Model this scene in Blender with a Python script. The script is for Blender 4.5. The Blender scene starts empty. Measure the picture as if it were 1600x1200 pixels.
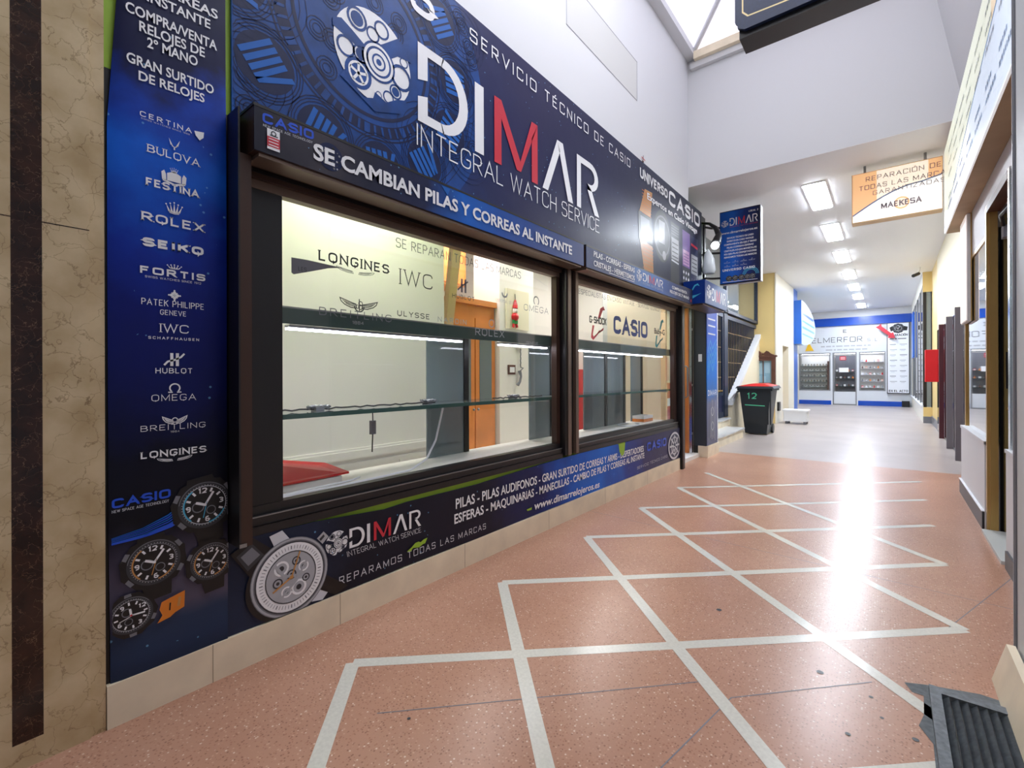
import bpy, bmesh, math, random
from mathutils import Vector, Matrix
random.seed(7)
S = bpy.context.scene
COL = S.collection
PI = math.pi

# ---------------------------------------------------------------- camera, world, exposure
cam_d = bpy.data.cameras.new('camera'); cam = bpy.data.objects.new('camera', cam_d); COL.objects.link(cam)
cam_d.sensor_width = 36; cam_d.lens = 727/1600*36; cam_d.shift_y = -0.0081; cam_d.clip_start = .02
cam.matrix_world = (Matrix.Translation((0, 0, 1.10)) @ Matrix.Rotation(math.radians(39), 4, 'Z')
                    @ Matrix.Rotation(PI/2, 4, 'X') @ Matrix.Rotation(math.radians(-.2), 4, 'Z'))
S.camera = cam
W = bpy.data.worlds.new('street_daylight'); S.world = W; W.use_nodes = True
W.node_tree.nodes['Background'].inputs[0].default_value = (.62, .66, .78, 1)
W.node_tree.nodes['Background'].inputs[1].default_value = .35
S.view_settings.view_transform = 'Standard'; S.view_settings.look = 'None'
S.view_settings.exposure = 0.0; S.view_settings.gamma = 1; S.view_settings.use_curve_mapping = False
LED_POWER = 92.0; SKY_POWER = 5.4; SKY_DIMMED = .85; SHOP_POWER = 19.0

# ---------------------------------------------------------------- materials
def lin(c):
    r = []
    for v in c[:3]:
        v = v/255
        r.append(v/12.92 if v <= .04045 else ((v+.055)/1.055)**2.4)
    return (*r, 1)
MATS = {}
def new(name):
    m = bpy.data.materials.new(name); m.use_nodes = True; MATS[name] = m
    nt = m.node_tree
    return m, nt, nt.nodes['Principled BSDF']
def mat(name, rgb, rough=.5, metal=0, emit=0, spec=.5, noise=0, nscale=40, bump=0, coat=0, ecol=None):
    if name in MATS: return MATS[name]
    m, nt, b = new(name)
    b.inputs['Base Color'].default_value = lin(rgb); b.inputs['Roughness'].default_value = rough
    b.inputs['Metallic'].default_value = metal; b.inputs['Specular IOR Level'].default_value = spec
    if coat: b.inputs['Coat Weight'].default_value = coat; b.inputs['Coat Roughness'].default_value = .12
    if emit:
        b.inputs['Emission Color'].default_value = lin(ecol or rgb); b.inputs['Emission Strength'].default_value = emit
    if noise or bump:
        g = nt.nodes.new('ShaderNodeNewGeometry'); n = nt.nodes.new('ShaderNodeTexNoise')
        n.inputs['Scale'].default_value = nscale; n.inputs['Detail'].default_value = 5
        nt.links.new(g.outputs['Position'], n.inputs['Vector'])
        if noise:
            r = nt.nodes.new('ShaderNodeValToRGB'); c = lin(rgb)
            r.color_ramp.elements[0].position = .3; r.color_ramp.elements[1].position = .7
            r.color_ramp.elements[0].color = (*[v*(1-noise) for v in c[:3]], 1)
            r.color_ramp.elements[1].color = (*[min(1, v*(1+noise)) for v in c[:3]], 1)
            nt.links.new(n.outputs['Fac'], r.inputs['Fac']); nt.links.new(r.outputs['Color'], b.inputs['Base Color'])
        if bump:
            bp = nt.nodes.new('ShaderNodeBump'); bp.inputs['Strength'].default_value = bump; bp.inputs['Distance'].default_value = .01
            nt.links.new(n.outputs['Fac'], bp.inputs['Height']); nt.links.new(bp.outputs['Normal'], b.inputs['Normal'])
    return m
def N(nt, t, **kw):
    n = nt.nodes.new(t)
    for k, v in kw.items():
        if k in n.inputs: n.inputs[k].default_value = v
        else: setattr(n, k, v)
    return n
def ramp(nt, stops, fac):
    r = nt.nodes.new('ShaderNodeValToRGB'); e = r.color_ramp.elements
    while len(e) < len(stops): e.new(.5)
    for i, (p, c) in enumerate(stops):
        e[i].position = p; e[i].color = c if len(c) == 4 else lin(c)
    nt.links.new(fac, r.inputs['Fac']); return r
def mixc(nt, fac, a, b, mode='MIX'):
    m = nt.nodes.new('ShaderNodeMix'); m.data_type = 'RGBA'; m.blend_type = mode
    if isinstance(fac, (int, float)): m.inputs['Factor'].default_value = fac
    else: nt.links.new(fac, m.inputs['Factor'])
    for k, v in ((6, a), (7, b)):
        if isinstance(v, tuple): m.inputs[k].default_value = v
        else: nt.links.new(v, m.inputs[k])
    return m.outputs[2]
def nebula(name, axis, lo, hi, stops, wob=.25, nscale=3.0, rough=.4, stars=1.0, calm=0):
    """printed vinyl: a colour run along one world axis broken up by cloud noise, with small stars"""
    m, nt, b = new(name)
    g = N(nt, 'ShaderNodeNewGeometry'); sp = N(nt, 'ShaderNodeSeparateXYZ'); nt.links.new(g.outputs['Position'], sp.inputs[0])
    mr = N(nt, 'ShaderNodeMapRange'); mr.inputs[1].default_value = lo; mr.inputs[2].default_value = hi
    nt.links.new(sp.outputs[axis], mr.inputs[0])
    n = N(nt, 'ShaderNodeTexNoise'); n.inputs['Scale'].default_value = nscale; n.inputs['Detail'].default_value = 6
    nt.links.new(g.outputs['Position'], n.inputs['Vector'])
    a = N(nt, 'ShaderNodeMath', operation='MULTIPLY_ADD'); nt.links.new(n.outputs['Fac'], a.inputs[0]); a.inputs[1].default_value = wob; a.inputs[2].default_value = -wob/2
    if calm:   # the low part of the print is drawn, not clouded
        q = N(nt, 'ShaderNodeMath', operation='MULTIPLY'); nt.links.new(mr.outputs[0], q.inputs[0]); q.inputs[1].default_value = calm; q.use_clamp = True
        a2 = N(nt, 'ShaderNodeMath', operation='MULTIPLY'); nt.links.new(a.outputs[0], a2.inputs[0]); nt.links.new(q.outputs[0], a2.inputs[1]); a = a2
    s = N(nt, 'ShaderNodeMath', operation='ADD'); nt.links.new(a.outputs[0], s.inputs[0]); nt.links.new(mr.outputs[0], s.inputs[1])
    r = ramp(nt, stops, s.outputs[0])
    v = N(nt, 'ShaderNodeTexVoronoi'); v.inputs['Scale'].default_value = 26; nt.links.new(g.outputs['Position'], v.inputs['Vector'])
    st = N(nt, 'ShaderNodeMath', operation='LESS_THAN'); nt.links.new(v.outputs['Distance'], st.inputs[0]); st.inputs[1].default_value = .11
    v2 = N(nt, 'ShaderNodeTexNoise'); v2.inputs['Scale'].default_value = 7; nt.links.new(g.outputs['Position'], v2.inputs['Vector'])
    gt = N(nt, 'ShaderNodeMath', operation='GREATER_THAN'); nt.links.new(v2.outputs['Fac'], gt.inputs[0]); gt.inputs[1].default_value = .56
    mu = N(nt, 'ShaderNodeMath', operation='MULTIPLY'); nt.links.new(st.outputs[0], mu.inputs[0]); nt.links.new(gt.outputs[0], mu.inputs[1])
    m2 = N(nt, 'ShaderNodeMath', operation='MULTIPLY'); nt.links.new(mu.outputs[0], m2.inputs[0]); m2.inputs[1].default_value = .55*stars
    nt.links.new(mixc(nt, m2.outputs[0], r.outputs['Color'], lin((120, 185, 235))), b.inputs['Base Color'])
    b.inputs['Roughness'].default_value = rough; b.inputs['Specular IOR Level'].default_value = .28
    nb = N(nt, 'ShaderNodeTexNoise'); nb.inputs['Scale'].default_value = 5; nt.links.new(g.outputs['Position'], nb.inputs['Vector'])
    bp = N(nt, 'ShaderNodeBump'); bp.inputs['Strength'].default_value = .12; bp.inputs['Distance'].default_value = .02
    nt.links.new(nb.outputs['Fac'], bp.inputs['Height']); nt.links.new(bp.outputs['Normal'], b.inputs['Normal'])
    return m
def veined(name, base, dark, vein, scale, rough=.2, veinw=.035):
    m, nt, b = new(name)
    g = N(nt, 'ShaderNodeNewGeometry')
    n0 = N(nt, 'ShaderNodeTexNoise'); n0.inputs['Scale'].default_value = scale*.9; n0.inputs['Detail'].default_value = 5
    nt.links.new(g.outputs['Position'], n0.inputs['Vector'])
    wv = mixc(nt, .14, g.outputs['Position'], n0.outputs['Color'])
    v = N(nt, 'ShaderNodeTexVoronoi', feature='DISTANCE_TO_EDGE'); v.inputs['Scale'].default_value = scale; nt.links.new(wv, v.inputs['Vector'])
    r = ramp(nt, [(0, (1, 1, 1, 1)), (veinw, (0, 0, 0, 1))], v.outputs['Distance'])
    n1 = N(nt, 'ShaderNodeTexNoise'); n1.inputs['Scale'].default_value = scale*.6; n1.inputs['Detail'].default_value = 8; nt.links.new(g.outputs['Position'], n1.inputs['Vector'])
    rb = ramp(nt, [(.3, dark), (.65, base)], n1.outputs['Fac'])
    n2 = N(nt, 'ShaderNodeTexNoise'); n2.inputs['Scale'].default_value = scale*1.5; nt.links.new(g.outputs['Position'], n2.inputs['Vector'])
    k = N(nt, 'ShaderNodeMath', operation='MULTIPLY'); nt.links.new(r.outputs['Color'], k.inputs[0]); nt.links.new(n2.outputs['Fac'], k.inputs[1])
    nt.links.new(mixc(nt, k.outputs[0], rb.outputs['Color'], lin(vein)), b.inputs['Base Color'])
    b.inputs['Roughness'].default_value = rough
    return m
def glassy(name, tint=(255, 255, 255), refl=1.0, rough=.0, base=.0, body=None):
    """clear pane: see-through with Fresnel reflection; body adds a tinted film that hides part of what lies behind"""
    m = bpy.data.materials.new(name); m.use_nodes = True; nt = m.node_tree; nt.nodes.clear(); MATS[name] = m
    o = N(nt, 'ShaderNodeOutputMaterial'); t = N(nt, 'ShaderNodeBsdfTransparent'); t.inputs[0].default_value = lin(tint)
    gl = N(nt, 'ShaderNodeBsdfGlossy'); gl.inputs['Roughness'].default_value = rough
    f = N(nt, 'ShaderNodeFresnel'); f.inputs[0].default_value = 1.5
    k = N(nt, 'ShaderNodeMath', operation='MULTIPLY_ADD'); nt.links.new(f.outputs[0], k.inputs[0]); k.inputs[1].default_value = refl; k.inputs[2].default_value = base
    gm = N(nt, 'ShaderNodeNewGeometry'); fr = N(nt, 'ShaderNodeMath', operation='SUBTRACT'); fr.inputs[0].default_value = 1; nt.links.new(gm.outputs['Backfacing'], fr.inputs[1])
    kk = N(nt, 'ShaderNodeMath', operation='MULTIPLY'); nt.links.new(k.outputs[0], kk.inputs[0]); nt.links.new(fr.outputs[0], kk.inputs[1])  # reflect at the outer faces only
    mx = N(nt, 'ShaderNodeMixShader'); nt.links.new(kk.outputs[0], mx.inputs[0])
    first = t.outputs[0]
    if body:
        d = N(nt, 'ShaderNodeBsdfDiffuse'); d.inputs[0].default_value = lin(body[0])
        m2 = N(nt, 'ShaderNodeMixShader'); m2.inputs[0].default_value = body[1]
        nt.links.new(first, m2.inputs[1]); nt.links.new(d.outputs[0], m2.inputs[2]); first = m2.outputs[0]
    nt.links.new(first, mx.inputs[1]); nt.links.new(gl.outputs[0], mx.inputs[2])
    nt.links.new(mx.outputs[0], o.inputs[0])
    return m
def terrazzo():
    m, nt, b = new('terrazzo')
    g = N(nt, 'ShaderNodeNewGeometry')
    n1 = N(nt, 'ShaderNodeTexNoise'); n1.inputs['Scale'].default_value = 1.3; n1.inputs['Detail'].default_value = 4; nt.links.new(g.outputs['Position'], n1.inputs['Vector'])
    base = ramp(nt, [(.3, (176, 131, 108)), (.7, (194, 150, 126))], n1.outputs['Fac'])
    v = N(nt, 'ShaderNodeTexVoronoi'); v.inputs['Scale'].default_value = 112; nt.links.new(g.outputs['Position'], v.inputs['Vector'])
    sx = N(nt, 'ShaderNodeSeparateColor'); nt.links.new(v.outputs['Color'], sx.inputs[0])
    pick = ramp(nt, [(.0, (112, 66, 50)), (.22, (156, 104, 80)), (.55, (192, 146, 121)), (.8, (214, 178, 152)), (.93, (244, 230, 212))], sx.outputs[0])
    pick.color_ramp.interpolation = 'CONSTANT'
    edge = ramp(nt, [(.25, (1, 1, 1, 1)), (.42, (0, 0, 0, 1))], v.outputs['Distance'])
    # lively chips up to y = 7.05, then greyer with fainter chips
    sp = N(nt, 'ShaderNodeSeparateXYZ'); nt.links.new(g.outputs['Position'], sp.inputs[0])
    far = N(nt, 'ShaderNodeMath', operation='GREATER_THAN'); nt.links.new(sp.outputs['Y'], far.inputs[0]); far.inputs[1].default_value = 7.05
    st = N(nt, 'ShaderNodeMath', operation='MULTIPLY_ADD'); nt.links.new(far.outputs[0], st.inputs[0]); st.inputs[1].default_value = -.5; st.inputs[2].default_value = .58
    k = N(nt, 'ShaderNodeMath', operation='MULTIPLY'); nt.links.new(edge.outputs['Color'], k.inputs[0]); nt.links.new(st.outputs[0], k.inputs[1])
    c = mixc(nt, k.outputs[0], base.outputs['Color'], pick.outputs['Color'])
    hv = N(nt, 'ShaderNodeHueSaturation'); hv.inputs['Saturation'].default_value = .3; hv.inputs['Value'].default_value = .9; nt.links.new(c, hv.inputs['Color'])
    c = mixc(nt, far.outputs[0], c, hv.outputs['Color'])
    nt.links.new(c, b.inputs['Base Color'])
    b.inputs['Roughness'].default_value = .28
    b.inputs['Specular IOR Level'].default_value = .3
    return m
WHITE = mat('white_paint', (226, 228, 232), .6)
CEIL = mat('ceiling_paint', (240, 242, 246), .55)
GREYWALL = mat('grey_white_paint', (213, 214, 216), .6)
CREAM = mat('cream_stone', (238, 224, 196), .45, noise=.1, nscale=6)
YELLOW = mat('ochre_paint', (222, 196, 132), .5)
LIME = mat('lime_paint', (150, 190, 50), .5)
MARBLE = veined('beige_marble', (214, 194, 156), (184, 161, 120), (112, 84, 52), 14, veinw=.022)
BROWNM = veined('brown_marble', (58, 34, 24), (30, 16, 12), (168, 132, 104), 22, veinw=.012)
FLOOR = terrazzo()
STRIP = mat('inlay_strip', (214, 212, 200), .22, noise=.06, nscale=90, spec=.7)
CEMENT = mat('patched_cement', (104, 110, 112), .8, noise=.25, nscale=50)
BLACKAL = mat('black_aluminium', (26, 24, 26), .35, spec=.5)
BROWNAL = mat('brown_aluminium', (66, 46, 38), .38, metal=.25)
BROWNAL2 = mat('brown_aluminium_light', (122, 104, 92), .35, metal=.5)
CHROME = mat('chrome', (205, 210, 212), .18, metal=1)
STEEL = mat('brushed_steel', (150, 152, 155), .35, metal=.9)
GREYPOST = mat('taupe_metal', (112, 104, 108), .5)
GOLD = mat('gold_anodised', (196, 160, 96), .32, metal=.6)
OLIVE = mat('olive_gold_door', (150, 130, 78), .35, metal=.4)
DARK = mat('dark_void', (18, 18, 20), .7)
NAVY = mat('navy_iron', (30, 42, 66), .4)
INK = mat('white_print', (244, 245, 248), .4)
INKG = mat('silver_print', (212, 215, 222), .4)
RED = mat('red_print', (206, 44, 62), .35)
BLUEINK = mat('royal_blue_print', (26, 82, 214), .35)
BLKINK = mat('black_print', (14, 14, 18), .35)
DGREY = mat('dark_grey_print', (52, 54, 60), .4)
MGREY = mat('mid_grey_print', (118, 120, 128), .4)
LGREY = mat('light_grey_print', (176, 178, 184), .4)
GOLDINK = mat('gold_print', (198, 142, 78), .35)
ORANGE = mat('orange_print', (224, 128, 36), .4)
CYAN = mat('cyan_print', (70, 178, 216), .35)
NAVYINK = mat('navy_print', (14, 26, 70), .35)
CLOCKB = mat('clock_blue_print', (10, 66, 138), .4, noise=.3, nscale=9, spec=.3)
CLOCKL = mat('clock_light_print', (22, 98, 186), .4, spec=.3)
CLOCKD = mat('clock_dark_print', (6, 24, 70), .4, spec=.3)
LILAC = mat('lilac_print', (122, 88, 160), .35)
PINK = mat('pale_pink_print', (206, 164, 200), .35)
GLASS = glassy('window_glass')
SHELFGLASS = mat('green_glass_edge', (64, 96, 92), .12)
GREYPANE = glassy('smoked_pane', (170, 185, 192), 1.2, .03, 0, ((150, 162, 166), .6))
MIRROR = glassy('reflecting_glass', (130, 150, 150), 1.4, .02, .2, ((120, 142, 142), .35))
WOODO = mat('orange_wood', (224, 140, 70), .4, noise=.12, nscale=5)
WOODC = mat('cream_wood', (226, 196, 150), .45)
WOODD = mat('dark_brown_wood', (92, 56, 44), .45, noise=.2, nscale=8)
WARMWHITE = mat('warm_white_paint', (238, 236, 230), .6)
REDP = mat('red_lacquer', (206, 26, 30), .35)
LEDM = mat('led_panel', (255, 255, 255), .5, emit=LED_POWER, ecol=(236, 244, 255))
LEDS = mat('led_strip', (255, 255, 255), .5, emit=15, ecol=(235, 240, 255))
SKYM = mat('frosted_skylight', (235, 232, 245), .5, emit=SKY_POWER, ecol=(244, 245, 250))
SKYD = mat('frosted_skylight_dimmed', (235, 232, 245), .5, emit=SKY_DIMMED, ecol=(236, 234, 250))  # same glazing, emission turned down for the panes that come into view
SHOPL = mat('shop_lamp', (255, 255, 255), .5, emit=SHOP_POWER, ecol=(255, 250, 247))
CABLE = mat('white_cable', (236, 238, 244), .45)
BCABLE = mat('black_cable', (28, 28, 30), .5)
# ---------------------------------------------------------------- geometry collector
class G:
    def __init__(s): s.v = []; s.f = []; s.m = []; s.mats = []; s.sm = []; s.cuts = []; s.tx = []
    def mi(s, m):
        if m not in s.mats: s.mats.append(m)
        return s.mats.index(m)
    def cut(s):
        if not s.cuts or s.cuts[-1] != len(s.f): s.cuts.append(len(s.f))
        return s
    def face(s, pts, m, smooth=False):
        b = len(s.v); s.v += [tuple(p) for p in pts]; s.f.append(tuple(range(b, b+len(pts)))); s.m.append(s.mi(m)); s.sm.append(smooth)
    def mesh(s, vs, fs, m, smooth=False):
        b = len(s.v); s.v += [tuple(p) for p in vs]; k = s.mi(m)
        for f in fs: s.f.append(tuple(b+i for i in f)); s.m.append(k); s.sm.append(smooth)
    def box(s, x0, x1, y0, y1, z0, z1, m, ch=0):
        if ch:
            s.prism([(x0+ch, y0), (x1-ch, y0), (x1, y0+ch), (x1, y1-ch), (x1-ch, y1), (x0+ch, y1), (x0, y1-ch), (x0, y0+ch)], 'z', z0, z1, m); return s
        v = [(x0, y0, z0), (x1, y0, z0), (x1, y1, z0), (x0, y1, z0), (x0, y0, z1), (x1, y0, z1), (x1, y1, z1), (x0, y1, z1)]
        s.mesh(v, [(3, 2, 1, 0), (4, 5, 6, 7), (0, 1, 5, 4), (1, 2, 6, 5), (2, 3, 7, 6), (3, 0, 4, 7)], m); return s
    def prism(s, poly, axis, lo, hi, m, smooth=False):
        def P(a, b, c): return {'x': (c, a, b), 'y': (a, c, b), 'z': (a, b, c)}[axis]
        n = len(poly)
        ar = sum(poly[i][0]*poly[(i+1) % n][1]-poly[(i+1) % n][0]*poly[i][1] for i in range(n))
        flip = (ar < 0) != (axis == 'y')
        q = poly[::-1] if flip else poly
        v = [P(a, b, lo) for a, b in q]+[P(a, b, hi) for a, b in q]
        s.mesh(v, [tuple(range(n))[::-1], tuple(range(n, 2*n))], m)
        s.mesh(v, [(i, (i+1) % n, n+(i+1) % n, n+i) for i in range(n)], m, smooth); return s
    def tube(s, pts, r, m, n=8, closed=False):
        P = [Vector(p) for p in pts]; vs = []; fs = []; prev = None
        for i, p in enumerate(P):
            d = (P[min(i+1, len(P)-1)]-P[max(i-1, 0)]).normalized()
            if prev is None:
                a = d.orthogonal().normalized()
            else:
                a = prev-d*prev.dot(d)
                a = a.normalized() if a.length > 1e-6 else d.orthogonal().normalized()
            prev = a; b = d.cross(a); rr = r[i] if isinstance(r, (list, tuple)) else r
            for k in range(n): vs.append(p+(a*math.cos(2*PI*k/n)+b*math.sin(2*PI*k/n))*rr)
        for i in range(len(P)-1):
            for k in range(n): fs.append((i*n+k, i*n+(k+1) % n, (i+1)*n+(k+1) % n, (i+1)*n+k))
        s.mesh(vs, fs, m, True)
        s.mesh(vs[:n], [tuple(range(n))[::-1]], m); s.mesh(vs[-n:], [tuple(range(n))], m); return s
    def ball(s, c, r, m, seg=12, rings=8, sc=(1, 1, 1)):
        vs = []; fs = []
        for i in range(rings+1):
            t = PI*i/rings
            for k in range(seg):
                a = 2*PI*k/seg
                vs.append((c[0]+r*sc[0]*math.sin(t)*math.cos(a), c[1]+r*sc[1]*math.sin(t)*math.sin(a), c[2]+r*sc[2]*math.cos(t)))
        for i in range(rings):
            for k in range(seg): fs.append((i*seg+k, (i+1)*seg+k, (i+1)*seg+(k+1) % seg, i*seg+(k+1) % seg))
        s.mesh(vs, fs, m, True); return s
    def sub(s, idx):
        q = G(); idx = list(idx); mm = sorted(set(s.m[k] for k in idx)); q.mats = [s.mats[k] for k in mm]
        for k in idx:
            n = len(q.v); q.v += [s.v[v] for v in s.f[k]]; q.f.append(tuple(range(n, len(q.v)))); q.m.append(mm.index(s.m[k])); q.sm.append(s.sm[k])
        return q
    def build(s, name, parent=None, label=None, bevel=0):
        if name.endswith(('lettering', 'printed_watches')) and len(s.cuts) > 1:   # every line of text, every printed watch its own part
            ks = [0]+s.cuts[1:]+[len(s.f)]; o = None
            for i, j in zip(ks, ks[1:]):
                if j > i: o = s.sub(range(i, j)).build(name if not name.endswith('watches') else 'printed_watch', parent, label)
            return o
        if name in ('brand_mark', 'shop_logo') and s.tx:                            # the words are the part, the emblem its sub-part
            w = set(k for i, j in s.tx for k in range(i, j)); e = [k for k in range(len(s.f)) if k not in w]
            q = s.sub(sorted(w)); q.tx = []; o = q.build(name, parent, label)
            if e: s.sub(e).build('emblem', o)
            return o
        lo = [min(v[i] for v in s.v) for i in range(3)]; hi = [max(v[i] for v in s.v) for i in range(3)]
        c = Vector(((lo[0]+hi[0])/2, (lo[1]+hi[1])/2, lo[2]))
        me = bpy.data.meshes.new(name); me.from_pydata([tuple(Vector(v)-c) for v in s.v], [], s.f)
        for m in s.mats: me.materials.append(m)
        me.polygons.foreach_set('material_index', s.m); me.polygons.foreach_set('use_smooth', s.sm); me.update()
        o = bpy.data.objects.new(name, me); COL.objects.link(o); base = Vector((0, 0, 0)); p = parent
        while p: base += p.location; p = p.parent
        o.location = c-base
        if parent: o.parent = parent
        if label: o['label'] = label
        if bevel:
            b = o.modifiers.new('bevel', 'BEVEL'); b.width = bevel; b.segments = 2; b.limit_method = 'ANGLE'
        return o
def tag(o, label, cat, group=None, kind=None):
    o['label'] = label; o['category'] = cat
    if group: o['group'] = group
    if kind: o['kind'] = kind
    return o
def thing(name, label, cat, loc, group=None, kind=None):
    o = bpy.data.objects.new(name, None); COL.objects.link(o); o.location = loc; o.empty_display_size = .05
    return tag(o, label, cat, group, kind)
def struct(g, name, label, cat, parent=None, bevel=0):
    o = g.build(name, parent, bevel=bevel)
    if parent is None: tag(o, label, cat, kind='structure')
    return o
# ---------------------------------------------------------------- print on a plane
class Pl:
    def __init__(s, o, sx, tx, n): s.o = Vector(o); s.s = Vector(sx); s.t = Vector(tx); s.n = Vector(n)
    def __call__(s, a, b, off=0): return s.o+s.s*a+s.t*b+s.n*off
def facing_hall(X): return Pl((X, 0, 0), (0, 1, 0), (0, 0, 1), (1, 0, 0))      # a = Y, b = Z
def facing_viewer(Y): return Pl((0, Y, 0), (1, 0, 0), (0, 0, 1), (0, -1, 0))   # a = X, b = Z
def facing_shop(X): return Pl((X, 0, 0), (0, -1, 0), (0, 0, 1), (-1, 0, 0))    # a = -Y, b = Z
L1 = .0006
CLIP = [None]
def poly(g, pl, pts, m, k=1):
    if CLIP[0]:
        a0, a1, b0, b1 = CLIP[0]; pts = [(min(max(p[0], a0), a1), min(max(p[1], b0), b1)) for p in pts]
        n = len(pts); ar = sum(pts[i][0]*pts[(i+1) % n][1]-pts[(i+1) % n][0]*pts[i][1] for i in range(n))
        if abs(ar) < 1e-9: return
    g.face([pl(a, b, L1*k) for a, b in pts], m)
def rect(g, pl, a0, a1, b0, b1, m, k=1): poly(g, pl, [(a0, b0), (a1, b0), (a1, b1), (a0, b1)], m, k)
def ell(c, rx, ry=None, n=28, a0=0, a1=2*PI, rot=0):
    ry = rx if ry is None else ry; r = []
    for i in range(n if a1-a0 > 6.28 else n+1):
        t = a0+(a1-a0)*i/n; x = rx*math.cos(t); y = ry*math.sin(t)
        r.append((c[0]+x*math.cos(rot)-y*math.sin(rot), c[1]+x*math.sin(rot)+y*math.cos(rot)))
    return r
def disc(g, pl, c, r, m, k=1, ry=None, n=28): poly(g, pl, ell(c, r, ry, n), m, k)
def ring(g, pl, c, r0, r1, m, k=1, n=36, a0=0, a1=2*PI):
    for i in range(n):
        t = a0+(a1-a0)*i/n; u = a0+(a1-a0)*(i+1)/n
        poly(g, pl, [(c[0]+r*math.cos(q), c[1]+r*math.sin(q)) for r, q in ((r0, t), (r1, t), (r1, u), (r0, u))], m, k)
def stroke(g, pl, pts, w, m, k=1, closed=False):
    P = [Vector(p) for p in pts]; n = len(P)
    if closed and (P[0]-P[-1]).length < 1e-6: P.pop(); n -= 1
    L = []; R = []
    for i in range(n):
        a = P[i-1] if (i > 0 or closed) else None; b = P[(i+1) % n] if (i < n-1 or closed) else None
        d0 = (P[i]-a).normalized() if a is not None else None; d1 = (b-P[i]).normalized() if b is not None else None
        if d0 is None: d0 = d1
        if d1 is None: d1 = d0
        n0 = Vector((-d0.y, d0.x)); n1 = Vector((-d1.y, d1.x)); mm = n0+n1
        if mm.length < .5: L.append((P[i]+n0*w/2, P[i]+n1*w/2)); R.append((P[i]-n0*w/2, P[i]-n1*w/2)); continue
        mm.normalize(); k2 = w/2/max(mm.dot(n0), .38)
        L.append((P[i]+mm*k2,)*2); R.append((P[i]-mm*k2,)*2)
    for i in range(n if closed else n-1):
        j = (i+1) % n
        poly(g, pl, [R[i][1], R[j][0], L[j][0], L[i][1]], m, k)
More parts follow.
